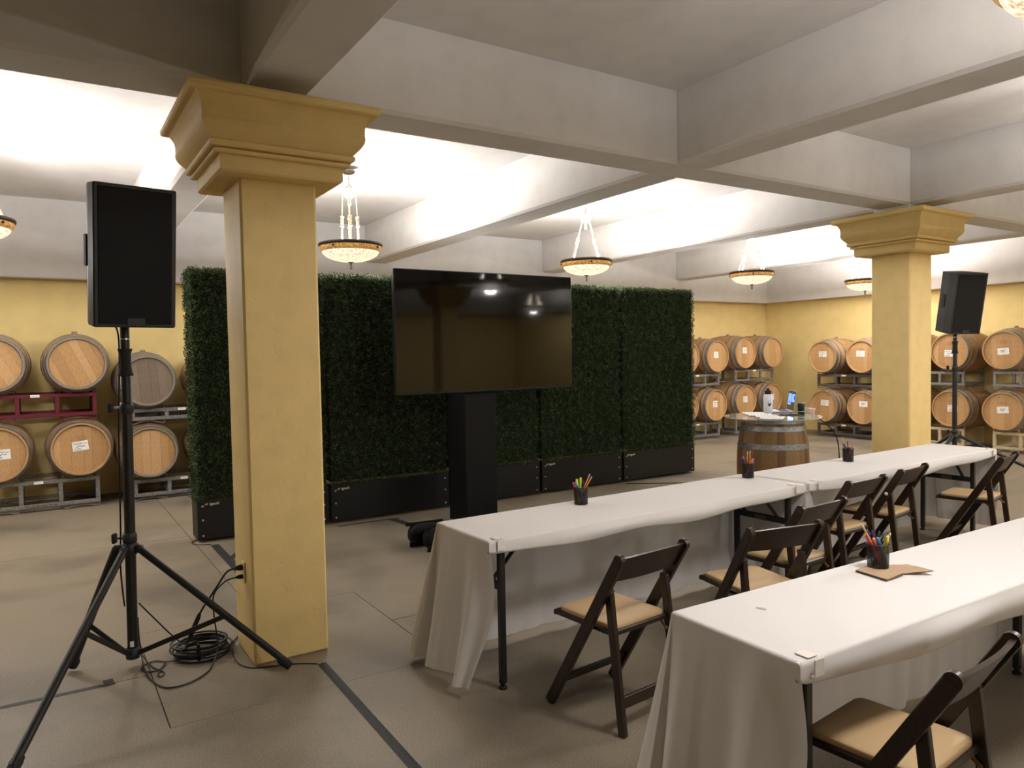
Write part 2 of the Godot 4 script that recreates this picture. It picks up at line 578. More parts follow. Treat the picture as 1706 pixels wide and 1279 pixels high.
	part("finial", b, M.lamp_dark, t)
	var up := SpotLight3D.new()
	up.name = "bulb_light"
	up.light_color = LAMP_TINT
	up.light_energy = LAMP_UP * power
	up.light_size = 0.05
	up.spot_range = 30.0
	up.spot_attenuation = 2.0
	up.spot_angle = 89.5
	up.spot_angle_attenuation = 0.05
	up.shadow_enabled = true
	t.add_child(up, true)
	up.position = Vector3(0, 0.215, 0)
	up.rotation.x = PI / 2
	var dn := SpotLight3D.new()
	dn.name = "bowl_light"
	dn.light_color = LAMP_TINT
	dn.light_energy = LAMP_DOWN * (0.86 if power > 1.0 else 0.93)
	dn.light_size = 0.24 if power > 1.0 or z == -0.87 else 0.11
	dn.spot_range = 30.0
	dn.spot_attenuation = 2.0
	dn.spot_angle = 89.5
	dn.spot_angle_attenuation = 0.08
	dn.shadow_enabled = true
	t.add_child(dn, true)
	dn.position = Vector3(0, 0.14, 0)
	dn.rotation.x = -PI / 2

func lamps() -> void:
	M.lamp_metal = mat(srgb(120, 110, 100), 0.4, 0.6)
	M.lamp_dark = mat(srgb(58, 46, 36), 0.45, 0.4)
	M.lamp_rod = mat(srgb(214, 208, 194), 0.35, 0.3)
	var stone := noise_tex(256, 0.03, [[0.0, srgb(92, 58, 26)], [0.35, srgb(170, 120, 58)], [0.6, srgb(206, 158, 92)], [1.0, srgb(232, 196, 138)]], 71, 5)
	M.amber = tri_mat(mat(Color.WHITE, 0.35), stone, Vector3.ONE * 4.0)
	M.amber.emission_enabled = true
	M.amber.emission_texture = stone
	M.amber.emission = Color.WHITE
	M.amber.emission_operator = BaseMaterial3D.EMISSION_OP_MULTIPLY
	M.amber.emission_energy_multiplier = 0.45
	var veins := noise_tex(256, 0.035, [[0.0, srgb(150, 112, 70)], [0.34, srgb(186, 150, 106)], [0.46, srgb(226, 204, 168)], [0.56, srgb(250, 240, 218)], [1.0, srgb(255, 250, 238)]], 72, 5)
	M.bowl = tri_mat(mat(Color.WHITE, 0.3), veins, Vector3.ONE * 4.0)
	M.bowl.emission_enabled = true
	M.bowl.emission_texture = veins
	M.bowl.emission = Color.WHITE
	M.bowl.emission_operator = BaseMaterial3D.EMISSION_OP_MULTIPLY
	M.bowl.emission_energy_multiplier = BOWL_GLOW
	var s := "alabaster bowl pendant lamp "
	chandelier(-0.45, -7.2, s + "with amber band, cut off by the left edge of the photo", 0.235, 0.3, "", FAR)
	chandelier(2.69, -7.2, s + "on upright rods just right of the big column's capital", 0.085, 0.1, "", FAR)
	chandelier(5.74, -7.2, s + "hanging above the television's right end", 0.235, 0.55, "", FAR)
	chandelier(8.83, -7.2, s + "hanging before the right corner of the room", 0.235, 0.2, "", FAR)
	chandelier(11.69, -7.2, s + "half hidden behind the far column", 0.235, 0.5, "", FAR)
	chandelier(-3.6, -7.2, s + "outside the view to the left, lighting the back wall", 0.235, 0.0, "", FAR)  # out of view, carries the row on to light the back wall's left part
	chandelier(2.66, -0.87, s + "whose glass just shows in the top right corner", 0.235, 0.4, "", NEAR)
	chandelier(6.35, -1.5, s + "mirrored large near the top of the television", 0.235, 0.3, "", NEAR)
	chandelier(9.3, -1.03, s + "outside the view on the right, nearer the columns", 0.235, 0.0, "", NEAR)  # out of view, place assumed; lights the right side of the room
	chandelier(11.8, -1.03, s + "outside the view on the right, by the end wall", 0.235, 0.0, "", NEAR)  # unseen lamp, assumed in the last bay to light the end wall side
	chandelier(2.66, 5.2, s + "unseen behind the camera, lighting the room from there", 0.235, 0.0, "", BEHIND)  # unseen, placed to light the room from behind
	chandelier(8.94, 5.2, s + "mirrored small left of the middle of the television", 0.235, 0.3, "", BEHIND)
	chandelier(11.8, 5.2, s + "mirrored small near the television's right edge", 0.235, 0.5, "", BEHIND)

# ---------------------------------------------------------------- room
const BEAM_Y := 3.02
const CEIL := 3.555
const BX := [-5.19, -2.05, 1.088, 4.212, 7.368, 10.508]

func wall(called: String, label: String, low_c: Vector3, low_s: Vector3, up_c: Vector3, up_s: Vector3) -> void:
	var o := thing(called, label, "wall", Vector3.ZERO, 0, "", "structure")
	var b := MB.new()
	b.box(low_c, low_s)
	part("lower_wall", b, M.yellow, o)
	b = MB.new()
	b.box(up_c, up_s, 0.012)
	part("upper_band", b, M.white, o)

func room() -> void:
	var X0 := -8.4; var X1 := 13.15; var Z0 := -10.37; var Z1 := 8.3
	var band := 2.628
	wall("wall_back", "long wall behind the hedge, yellow below and white above", Vector3((X0 + X1) / 2, 1.85, Z0 - 0.1), Vector3(X1 - X0 + 0.4, 3.9, 0.2), Vector3((X0 + X1) / 2, (band + 3.6) / 2, Z0 + 0.07), Vector3(X1 - X0, 3.6 - band, 0.16))
	wall("wall_right", "end wall at right with barrel racks, yellow below and white above", Vector3(X1 + 0.1, 1.85, (Z0 + Z1) / 2), Vector3(0.2, 3.9, Z1 - Z0 + 0.4), Vector3(X1 - 0.06, (band + 3.6) / 2, (Z0 + Z1) / 2), Vector3(0.14, 3.6 - band, Z1 - Z0))
	wall("wall_left", "end wall outside the view to the left", Vector3(X0 - 0.1, 1.85, (Z0 + Z1) / 2), Vector3(0.2, 3.9, Z1 - Z0 + 0.4), Vector3(X0 + 0.06, (band + 3.6) / 2, (Z0 + Z1) / 2), Vector3(0.14, 3.6 - band, Z1 - Z0))
	wall("wall_front", "long wall behind the camera", Vector3((X0 + X1) / 2, 1.85, Z1 + 0.1), Vector3(X1 - X0 + 0.4, 3.9, 0.2), Vector3((X0 + X1) / 2, (band + 3.6) / 2, Z1 - 0.06), Vector3(X1 - X0, 3.6 - band, 0.14))
	var b := MB.new()
	b.box(Vector3((X0 + X1) / 2, CEIL + 0.1, (Z0 + Z1) / 2), Vector3(X1 - X0 + 0.3, 0.2, Z1 - Z0 + 0.3))
	single("ceiling", b, M.white, "white plaster ceiling between the beams", "ceiling", Vector3.ZERO, 0, "", "structure")
	# concrete floor in slabs with sawn joints; a square of its own round each column
	var fl := thing("floor", "worn grey concrete floor with sawn joints", "floor", Vector3.ZERO, 0, "", "structure")
	b = MB.new()
	b.box(Vector3((X0 + X1) / 2, -0.106, (Z0 + Z1) / 2), Vector3(X1 - X0 + 0.3, 0.2, Z1 - Z0 + 0.3))
	part("joint_bed", b, M.joint, fl)
	var g := 0.003
	var slab := func(x0: float, x1: float, z0: float, z1: float, jl: bool, jr: bool, jt: bool, jb: bool) -> void:
		var a := x0 + (g if jl else 0.0); var c := x1 - (g if jr else 0.0)
		var d := z0 + (g if jt else 0.0); var q := z1 - (g if jb else 0.0)
		var m := MB.new()
		m.box(Vector3((a + c) / 2, -0.05, (d + q) / 2), Vector3(c - a, 0.1, q - d), 0.0)
		part("slab", m, M.concrete, fl)
	var zs := [Z0, -7.31, -4.17, -1.03, 2.1, 5.2, Z1]
	var xs := [X0, -5.19, -2.05, 1.09, 4.23, 7.37, 10.51, X1]
	for i in 7:
		for j in 6:
			var x0: float = xs[i]; var x1: float = xs[i + 1]; var z0: float = zs[j]; var z1: float = zs[j + 1]
			# slabs that touch the square round a column lose a corner to it
			var hx := 0.67; var hz := 0.67
			var cl := (i == 3 or i == 5 or i == 1) and (j == 1 or j == 2 or j == 3 or j == 4)
			var cr := (i == 2 or i == 4 or i == 0) and (j == 1 or j == 2 or j == 3 or j == 4)
			var ol := not (i == 3 and j >= 2)
			var orr := not (i == 2 and j >= 2)
			if not cl and not cr:
				slab.call(x0, x1, z0, z1, ol, orr, true, true)
				continue
			var corner_low := j == 1 or j == 3        # the column stands at the slab's +z end
			var zc := z1 - hz if corner_low else z0 + hz
			if cl:
				if corner_low:
					slab.call(x0, x1, z0, zc, ol, orr, true, false)
					slab.call(x0 + hx, x1, zc, z1, true, true, false, true)
					slab.call(x0, x0 + hx, zc, z1, false, true, true, false)
				else:
					slab.call(x0, x1, zc, z1, ol, orr, false, true)
					slab.call(x0 + hx, x1, z0, zc, true, true, true, false)
					slab.call(x0, x0 + hx, z0, zc, false, true, false, true)
			else:
				if corner_low:
					slab.call(x0, x1, z0, zc, ol, orr, true, false)
					slab.call(x0, x1 - hx, zc, z1, true, true, false, true)
					slab.call(x1 - hx, x1, zc, z1, true, false, true, false)
				else:
					slab.call(x0, x1, zc, z1, ol, orr, false, true)
					slab.call(x0, x1 - hx, z0, zc, true, true, true, false)
					slab.call(x1 - hx, x1, z0, zc, true, false, false, true)
	# beams
	var h := CEIL - BEAM_Y + 0.02
	var beam := func(c: Vector3, s: Vector3, label: String, group := "") -> void:
		var m := MB.new()
		m.box(Vector3.ZERO, s, 0.022)
		single("ceiling_beam", m, M.white, label, "ceiling beam", c, 0, group, "structure")
	var yc := BEAM_Y + h / 2
	beam.call(Vector3((X0 + X1) / 2, yc, -4.135), Vector3(X1 - X0, h, 0.34), "long white beam running across the two yellow columns")
	beam.call(Vector3((X0 + X1) / 2, yc, 2.1), Vector3(X1 - X0, h, 0.34), "long white beam behind the camera")
	var far := ["", "white cross beam from the left column's capital to the far wall", "white cross beam ending above the television", "", "", ""]
	var names_far := {1.088: "white cross beam from the big column to the back wall", 4.212: "white cross beam to the back wall above the television", 7.368: "white cross beam from the far column to the back wall", 10.508: "white cross beam to the back wall nearest the right wall"}
	var names_near := {1.088: "shaded beam over the big column towards the camera", 4.212: "white beam crossing the top right of the photo towards the camera", 7.368: "white beam above the far column leaving at the right edge", 10.508: "short piece of white beam seen right of the far column"}
	for x in BX:
		var hidden := not names_far.has(x)
		beam.call(Vector3(x, yc, -7.265), Vector3(0.34, h, 5.95), names_far.get(x, "white ceiling beam outside the view"), "beams outside the view" if hidden else "")
		beam.call(Vector3(x, yc, -1.018), Vector3(0.34, h, 5.93), names_near.get(x, "white ceiling beam outside the view"), "beams outside the view" if hidden else "")
		beam.call(Vector3(x, yc, 5.24), Vector3(0.34, h, 5.98), "white ceiling beam outside the view", "beams outside the view")

func square_moulding(m: MB, prof: Array) -> void:       # prof: Vector2(half width, height), bottom to top
	for k in 4:
		var rot := Basis(Vector3.UP, PI / 2 * k)
		for i in prof.size() - 1:
			var p: Vector2 = prof[i]
			var q: Vector2 = prof[i + 1]
			m.quad(rot * Vector3(-p.x, p.y, p.x), rot * Vector3(p.x, p.y, p.x), rot * Vector3(q.x, q.y, q.x), rot * Vector3(-q.x, q.y, q.x))

func columns() -> void:
	var spots := [[1.088, -4.15, "big yellow plaster column with moulded capital beside the left speaker stand"], [7.368, -4.15, "smaller yellow plaster column with moulded capital behind the white table's far end"], [7.368, 2.1, "yellow column behind the camera, a dark shape mirrored in the television"]]
	for s in spots:
		var t := thing("column", s[2], "column", Vector3(s[0], 0, s[1]), 0, "", "structure")
		var b := MB.new()
		b.box(Vector3(0, 1.31, 0), Vector3(0.40, 2.62, 0.40), 0.012)
		part("shaft", b, M.column_shaft, t)
		b = MB.new()
		var o := [Vector2(0.19, 2.555), Vector2(0.302, 2.555), Vector2(0.313, 2.566), Vector2(0.314, 2.638)]
		square_moulding(b, o)
		part("lower_block", b, M.column_shaft, t)
		b = MB.new()
		square_moulding(b, [Vector2(0.31, 2.637), Vector2(0.337, 2.637), Vector2(0.343, 2.643), Vector2(0.343, 2.655), Vector2(0.336, 2.66), Vector2(0.33, 2.664)])
		part("fillet", b, M.column, t)
		b = MB.new()
		var og := [Vector2(0.33, 2.663), Vector2(0.36, 2.664), Vector2(0.366, 2.672), Vector2(0.366, 2.69)]
		for i in 15:
			var q := i / 14.0
			# cyma: swells low down, hollow above
			og.append(Vector2(0.368 + 0.076 * q + 0.017 * sin(q * TAU - 0.4) * (1.0 if q < 0.5 else 0.7) - 0.004, 2.695 + 0.195 * q))
		og.append(Vector2(0.448, 2.895))
		square_moulding(b, og)
		part("cyma_moulding", b, M.column, t)
		b = MB.new()
		square_moulding(b, [Vector2(0.44, 2.892), Vector2(0.462, 2.893), Vector2(0.472, 2.902), Vector2(0.474, 2.924), Vector2(0.466, 2.937), Vector2(0.0, 2.937)])
		part("abacus", b, M.column, t)
		b = MB.new()
		b.box(Vector3(0, 2.99, 0), Vector3(0.36, 0.12, 0.36), 0.004)
		part("neck_block", b, M.white, t)
	# outlet on the big column's left face
	var p := thing("wall_outlet", "cream wall outlet with two black plugs low on the big yellow column", "wall outlet", Vector3(0.888, 0.468, -4.122), -PI / 2)
	var b := MB.new()
	b.box(Vector3(0, 0, 0.004), Vector3(0.07, 0.114, 0.008), 0.003)
	part("cover_plate", b, M.outlet, p)
	b = MB.new()
	for y in [0.025, -0.025]: b.box(Vector3(0, y, 0.009), Vector3(0.034, 0.028, 0.003), 0.001)
	part("socket", b, M.outlet, p)

# ---------------------------------------------------------------- barrels on racks
var shared := {}

func barrel_r(z: float) -> float:
	return 0.345 - 0.056 * pow(z / 0.44, 2.0)

func barrel_meshes() -> void:
	var b := MB.new()      # body along Z, open chimes at both ends
	var pr := []
	pr.append(Vector2(0.262, -0.412)); pr.append(Vector2(0.268, -0.438)); pr.append(Vector2(0.284, -0.44))
	for i in 17:
		var z := -0.44 + 0.88 * i / 16.0
		pr.append(Vector2(barrel_r(z), z))
	pr.append(Vector2(0.284, 0.44))
	var along := Basis(Vector3.RIGHT, PI / 2)      # y -> z
	b.lathe(pr.slice(0, 4), 40, Vector3.ZERO, along)
	var g := []                # the staves: each a little proud of the joint beside it
	for i in 17:
		var z := -0.44 + 0.88 * i / 16.0
		var row := []
		for k in 28 * 4 + 1:
			var q := k % 4
			var a: float = TAU * (k / 4) / 28.0 + [0.0, 0.018, 0.112, 0.206][q]
			var r: float = barrel_r(z) - (0.0028 if q == 0 else (0.0 if q == 2 else 0.0004))
			row.append(Vector3(r * cos(a), r * sin(a), z))
		g.append(row)
	b.grid(g, false)
	shared.body = b.done()
	b = MB.new()           # the front chime: cut ends of the staves, and the slope down to the head
	b.lathe([Vector2(0.2885, 0.4395), Vector2(0.2875, 0.4435), Vector2(0.271, 0.443), Vector2(0.264, 0.418), Vector2(0.262, 0.412)].map(func(p): return p), 48, Vector3.ZERO, along, true)
	shared.chime = b.done()
	b = MB.new()
	b.lathe([Vector2(0.0, 0.402), Vector2(0.264, 0.402)], 32, Vector3.ZERO, along)
	shared.back = b.done()
	b = MB.new()
	b.lathe([Vector2(0.264, -0.412), Vector2(0.0, -0.412)], 32, Vector3.ZERO, along)
	shared.rear = b.done()
	shared.hoops = []
	for q in [[0.385, 0.436], [0.315, 0.35], [0.185, 0.222], [-0.222, -0.185], [-0.35, -0.315], [-0.436, -0.385]]:
		b = MB.new()
		var z0: float = q[0]; var z1: float = q[1]
		b.lathe([Vector2(barrel_r(z0) - 0.002, z0), Vector2(barrel_r(z0) + 0.003, z0), Vector2(barrel_r(z1) + 0.003, z1), Vector2(barrel_r(z1) - 0.002, z1)], 40, Vector3.ZERO, along, true)
		shared.hoops.append(b.done())
	b = MB.new()
	b.lathe([Vector2(0.0, 0.33), Vector2(0.026, 0.33), Vector2(0.03, 0.36), Vector2(0.024, 0.368), Vector2(0.0, 0.368)], 14, Vector3.ZERO, Basis(), true)
	shared.bung = b.done()
	shared.planks = []
	for widths in [[0.085, 0.105, 0.095, 0.1, 0.09, 0.05], [0.07, 0.1, 0.12, 0.08, 0.1, 0.055], [0.1, 0.075, 0.09, 0.11, 0.085, 0.065]]:
		var set := []
		var x0 := -0.2625
		for w in widths:
			var x1: float = minf(x0 + w, 0.2625)
			set.append(head_plank(x0 + 0.0007, x1 - 0.0007, 0.2625))
			x0 = x1
		shared.planks.append(set)

func head_plank(x0: float, x1: float, r: float) -> ArrayMesh:
	var poly := []
	for i in 9:                                  # lower arc, left to right
		var x := lerpf(x0, x1, i / 8.0)
		poly.append(Vector2(x, -sqrt(maxf(r * r - x * x, 1e-7))))
	for i in 9:
		var x := lerpf(x1, x0, i / 8.0)
		poly.append(Vector2(x, sqrt(maxf(r * r - x * x, 1e-7))))
	var b := MB.new()
	b.prism(poly, 0.02, Vector3(0, 0, 0.399))
	return b.done()

# spec: look ("oak", "pale", "old"), turn of the head boards, card (0 none, 1 handwriting, 2 MT), card place and tilt
func barrel(at: Vector3, turn: float, label: String, look := "oak", head_turn := 0.0, card := 0, card_at := Vector2(0.0, 0.03), tilt := 0.0, stamp := true, group := "") -> Node3D:
	var t := thing("wine_barrel", label, "barrel", at, turn, group)
	var old := look == "old"
	var body: Material = M.stave_grey if old else M.stave
	part("body", shared.body, body, t)
	part("chime", shared.chime, M.chime_grey if old or look == "weathered" else M.chime, t)
	for hm in shared.hoops: part("hoop", hm, M.hoop, t)
	part("bung", shared.bung, M.chime_grey, t)
	part("rear_head", shared.rear, M.oak[2], t)
	var head := part("head", shared.back, M.head_gap, t)
	var set: Array = shared.planks[rng.randi() % 3]
	var tones: Array = M.oak_old if old else M.oak
	var rot := Basis(Vector3.BACK, head_turn)
	var shift := 0 if not old else 0
	for i in set.size():
		var k := rng.randi() % tones.size()
		if look == "pale": k = [0, 4, 1][rng.randi() % 3]
		var pl := part("plank", set[i], tones[k + shift], head, Vector3.ZERO, rot)
	if stamp:
		var b := MB.new()
		for k in 5: scrawl(b, Vector2(-0.05, 0.145 - 0.011 * k), 0.1, 0.008, 0.0022, 0.4198)
		var ring := []
		part("brand_mark", b, M.brand, head)
	if card > 0:
		var w := 0.155 if card == 1 else 0.16
		var hh := 0.105 if card == 1 else 0.1
		if card == 3: w = 0.115; hh = 0.115
		var cb := Basis(Vector3.BACK, tilt)
		var co := Vector3(card_at.x, card_at.y, 0.4195)
		var b := MB.new()
		b.box(Vector3(0, 0, 0.0012), Vector3(w, hh, 0.0024))
		var paper := part("label_card", b, M.paper, t, co, cb)
		if card == 2:
			lettering(paper, "MT", 0.036, M.ink, Vector3(0, 0.002, 0.0028))
			b = MB.new()
			scrawl(b, Vector2(-0.012, -0.028), 0.03, 0.004, 0.002, 0.0031)
			b.quad(Vector3(-0.064, 0, 0.003), Vector3(-0.056, 0, 0.003), Vector3(-0.056, 0.004, 0.003), Vector3(-0.064, 0.004, 0.003))
			b.quad(Vector3(0.056, 0, 0.003), Vector3(0.064, 0, 0.003), Vector3(0.064, 0.004, 0.003), Vector3(0.056, 0.004, 0.003))
			part("handwriting", b, M.ink, paper)
		else:
			b = MB.new()
			var hx := -w / 2 + 0.008
			scrawl(b, Vector2(hx, hh * 0.36), w * 0.55, 0.006, 0.003, 0.003)
			scrawl(b, Vector2(hx + 0.003, hh * 0.22), w * 0.86, 0.009, 0.0046, 0.003)
			scrawl(b, Vector2(hx + w * 0.14, -hh * 0.03), w * 0.6, 0.02, 0.006, 0.003)
			scrawl(b, Vector2(hx + 0.004, -hh * 0.25), w * 0.42, 0.008, 0.0044, 0.003)
			scrawl(b, Vector2(hx + 0.004, -hh * 0.4), w * 0.48, 0.006, 0.0036, 0.003)
			part("handwriting", b, M.ink, paper)
	return t

# a two-barrel rack; y0..y1 are the undersides and tops of its frames
func rack(at: Vector3, turn: float, y0: float, y1: float, m: Material, label: String, ink: Material, group := "", foot := 0.04) -> void:
	var t := thing("barrel_rack", label, "barrel rack", at, turn, group)
	var hw := 0.565
	var s := 0.042
	var xs := [-hw + s / 2, -0.205 + s / 2, 0.205 - s / 2, hw - s / 2]
	var rail := MB.new()
	rail.box(Vector3.ZERO, Vector3(hw * 2, s, s), 0.004)
	var rm := rail.done()
	var post := MB.new()
	post.box(Vector3.ZERO, Vector3(s, y1 - y0 - 2 * s, s), 0.003)
	var pm := post.done()
	var tie := MB.new()
	tie.box(Vector3.ZERO, Vector3(s * 0.9, s * 0.9, 0.62 - s), 0.003)
	var tm := tie.done()
	for z in [0.31, -0.31]:
		part("rail", rm, m, t, Vector3(0, y1 - s / 2, z))
		part("rail", rm, m, t, Vector3(0, y0 + s / 2, z))
		for x in xs: part("post", pm, m, t, Vector3(x, (y0 + y1) / 2, z))
	for x in [xs[0], xs[1], xs[2], xs[3]]:
		part("tie_bar", tm, m, t, Vector3(x, y0 + s * 0.5, 0))
	for z in [0.31, -0.31]:
		for c in [-0.385, 0.385]:
			var b := MB.new()
			b.tube([Vector3(c - 0.176, y1 - 0.01, z), Vector3(c - 0.176, y1 + 0.036, z), Vector3(c - 0.168, y1 + 0.042, z), Vector3(c - 0.13, y1 + 0.040, z), Vector3(c - 0.035, y1 + 0.004, z), Vector3(c + 0.035, y1 + 0.004, z), Vector3(c + 0.13, y1 + 0.040, z), Vector3(c + 0.168, y1 + 0.042, z), Vector3(c + 0.176, y1 + 0.036, z), Vector3(c + 0.176, y1 - 0.01, z)], 0.0055, 6)
			part("cradle_rod", b, m, t)
			b = MB.new()
			b.tube([Vector3(c - 0.176, y0 + 0.01, z), Vector3(c - 0.176, y0 - foot + 0.008, z), Vector3(c - 0.168, y0 - foot + 0.003, z), Vector3(c - 0.13, y0 - foot + 0.005, z), Vector3(c - 0.035, y0 - 0.004, z), Vector3(c + 0.035, y0 - 0.004, z), Vector3(c + 0.13, y0 - foot + 0.005, z), Vector3(c + 0.168, y0 - foot + 0.003, z), Vector3(c + 0.176, y0 - foot + 0.008, z), Vector3(c + 0.176, y0 + 0.01, z)], 0.0055, 6)
			part("foot_rod", b, m, t)
	var zf := 0.31 + s / 2
	lettering(t, "WILD HORSE PEAK", 0.026, ink, Vector3(0.0, y0 + s / 2 - 0.001, zf + 0.0006), Basis(), "stencilled_name")
	var b := MB.new()
	b.box(Vector3.ZERO, Vector3(0.085, 0.028, 0.0015))
	var st := part("sticker", b, M.paper, t, Vector3(-0.02, y1 - s / 2, zf + 0.0008))
	b = MB.new()
	scrawl(b, Vector2(-0.03, 0.0), 0.06, 0.006, 0.002, 0.0012)
	part("handwriting", b, M.ink_soft, st)

func stack(center: Vector3, turn: float, ylow: float, yup: float, low_m: Material, up_m: Material, low_label: String, up_label: String, ink_low: Material, ink_up: Material) -> void:
	rack(center, turn, 0.045, ylow - 0.327, low_m, low_label, ink_low)
	rack(center, turn, ylow + 0.365, yup - 0.327, up_m, up_label, ink_up)

func barrel_stacks() -> void:
	barrel_meshes()
	var zc := -9.86
	var c := "oak barrel "
	# left wall group, the red rack
	stack(Vector3(-0.055, 0, zc), 0, 0.67, 1.62, M.rack_grey, M.rack_red, "grey steel barrel rack on the floor under the red one", "dark red steel barrel rack carrying the two far left upper barrels", M.stencil, M.stencil_red)
	barrel(Vector3(-0.44, 1.62, zc), 0, c + "with bare head on the red rack, cut by the left edge of the photo", "weathered", 0.5, 0, Vector2.ZERO, 0, false)
	barrel(Vector3(0.33, 1.62, zc), 0, c + "with bare slanting head boards on the red rack, nearer the pole", "weathered", 0.42, 0, Vector2.ZERO, 0, false)
	barrel(Vector3(-0.44, 0.67, zc), 0, c + "under the red rack with a card cut by the left edge", "oak", 0.0, 1, Vector2(0.05, 0.0), 0.03)
	barrel(Vector3(0.335, 0.67, zc), 0, c + "under the red rack with a tilted white handwritten card", "oak", 0.0, 1, Vector2(-0.005, 0.035), 0.12)
	# second group, behind the speaker pole
	stack(Vector3(1.415, 0, zc), 0, 0.575, 1.405, M.rack_grey, M.rack_grey, "grey floor rack between the speaker pole and the hedge", "grey upper rack with blue lettering between the speaker pole and the hedge", M.stencil_blue, M.stencil_blue)
	barrel(Vector3(1.03, 1.405, zc), 0, "weathered grey wine barrel on the upper rack behind the speaker pole", "old", 0.08, 0, Vector2.ZERO, 0, false)
	barrel(Vector3(1.8, 1.405, zc), 0, "brown wine barrel peeking out left of the hedge, upper row", "oak", 0.2, 0, Vector2.ZERO, 0, false)
	barrel(Vector3(1.03, 0.575, zc), 0, "oak wine barrel with a bare head on the floor rack behind the speaker pole", "weathered", 0.0, 0, Vector2.ZERO, 0, false)
	barrel(Vector3(1.8, 0.575, zc), 0, "brown wine barrel almost hidden by the hedge's left end, lower row", "oak", 0.1, 0, Vector2.ZERO, 0, false)
	# back wall, right of the hedge
	stack(Vector3(10.19, 0, zc), 0, 0.63, 1.535, M.rack_grey, M.rack_grey, "grey floor rack touching the hedge's right edge", "grey upper rack touching the hedge's right edge", M.stencil_blue, M.stencil_blue)
	barrel(Vector3(9.81, 1.535, zc), 0, c + "half hidden by the right edge of the hedge, upper row", "oak", 0.0, 0)
	barrel(Vector3(10.595, 1.535, zc), 0, c + "with card in the upper row, first whole one right of the hedge", "oak", 0.05, 3, Vector2(-0.03, 0.03), -0.02)
	barrel(Vector3(9.78, 0.63, zc), 0, c + "half hidden by the right edge of the hedge, lower row", "oak", 0.0, 0)
	barrel(Vector3(10.54, 0.63, zc), 0, c + "with card in the lower row, first whole one right of the hedge", "oak", 0.0, 3, Vector2(-0.01, 0.02), 0.0)
	stack(Vector3(11.74, 0, zc + 0.02), 0, 0.68, 1.59, M.rack_grey, M.rack_grey, "grey floor rack behind the barrel table near the room corner", "grey upper rack nearest the corner of the back wall", M.stencil, M.stencil)
	barrel(Vector3(11.345, 1.59, zc + 0.02), 0, c + "with card in the upper row, second from the room corner", "oak", 0.0, 3, Vector2(-0.01, 0.05), 0.0)
	barrel(Vector3(12.15, 1.59, zc + 0.02), 0, c + "without a card at the room corner, a dark crack in its pale head", "pale", 0.06, 0, Vector2.ZERO, 0, false)
	barrel(Vector3(11.35, 0.68, zc + 0.02), 0, c + "with card in the lower row left of the water bottle", "oak", 0.0, 3, Vector2(-0.005, 0.02), 0.0)
	barrel(Vector3(12.13, 0.68, zc + 0.02), 0, c + "in the lower row partly hidden by the white water bottle", "oak", 0.0, 3, Vector2(0.0, 0.03), 0.0)
	# right wall
	var xc := 12.685
	var tr := -PI / 2
	stack(Vector3(xc, 0, -8.005), tr, 0.575, 1.49, M.rack_dark, M.rack_dark, "dark floor rack right of the barrel table against the end wall", "dark upper rack left of the far column", M.stencil, M.stencil)
	barrel(Vector3(xc, 1.49, -8.39), tr, c + "with card at the left end of the end wall, upper row", "oak", 0.0, 1, Vector2(0.0, 0.05), 0.0)
	barrel(Vector3(xc, 1.49, -7.62), tr, c + "with long card cut by the far column's left edge, upper row", "oak", 0.0, 1, Vector2(-0.02, 0.05), -0.05)
	barrel(Vector3(xc, 0.575, -8.37), tr, c + "with card behind the drinks can, lower row", "oak", 0.0, 1, Vector2(0.02, 0.06), -0.06)
	barrel(Vector3(xc, 0.575, -7.6), tr, c + "with a white MT card cut by the far column's left edge, lower row", "oak", 0.0, 2, Vector2(0.01, 0.07), -0.02)
	stack(Vector3(xc, 0, -6.505), tr, 0.64, 1.555, M.rack_cream, M.rack_grey, "cream floor rack behind the right speaker stand", "light grey upper rack behind the right speaker pole", M.stencil_blue, M.stencil_blue)
	barrel(Vector3(xc, 1.555, -6.89), tr, c + "nearly hidden by the far column's right edge, upper row", "oak", 0.0, 0)
	barrel(Vector3(xc, 1.555, -6.12), tr, c + "with card behind the right speaker pole, upper row", "oak", 0.0, 1, Vector2(0.0, -0.03), -0.05)
	barrel(Vector3(xc, 0.64, -6.89), tr, c + "nearly hidden by the far column's right edge, lower row", "oak", 0.0, 0)
	barrel(Vector3(xc, 0.64, -6.1), tr, c + "with card behind the right speaker pole, lower row", "oak", 0.0, 1, Vector2(0.03, 0.0), 0.0)
	stack(Vector3(xc, 0, -4.955), tr, 0.635, 1.565, M.rack_cream, M.rack_grey, "cream floor rack at the right edge of the photo", "light grey upper rack at the right edge of the photo", M.stencil, M.stencil)
	barrel(Vector3(xc, 1.565, -5.34), tr, c + "with tilted MT card at the right edge of the photo, upper row", "pale", 0.05, 2, Vector2(0.0, -0.02), 0.07)
	barrel(Vector3(xc, 0.635, -5.34), tr, c + "with tilted MT card at the right photo edge, lower row", "pale", 0.0, 2, Vector2(0.0, 0.02), 0.07)

# ---------------------------------------------------------------- hedge of five panels
func leaf_clump(k: int) -> ArrayMesh:
	rng.seed = 100 + k
	var b := MB.new()
	for i in 12:
		var c := Vector3(rng.randf_range(-1, 1), rng.randf_range(-1, 1), rng.randf_range(-1, 1)) * 0.02
		var y := Vector3(rng.randf_range(-1, 1), rng.randf_range(-0.6, 1), rng.randf_range(0.1, 1.2)).normalized()
		var x := y.cross(Vector3(rng.randf_range(-1, 1), rng.randf_range(-1, 1), rng.randf_range(-1, 1))).normalized()
		var z := x.cross(y)
		var l := rng.randf_range(0.011, 0.016)
		var w := l * 0.34
		var tip := c + y * l + z * 0.002
		b.tri(c, c + y * l * 0.45 + x * w, tip)
		b.tri(c, tip, c + y * l * 0.45 - x * w)
	return b.done()

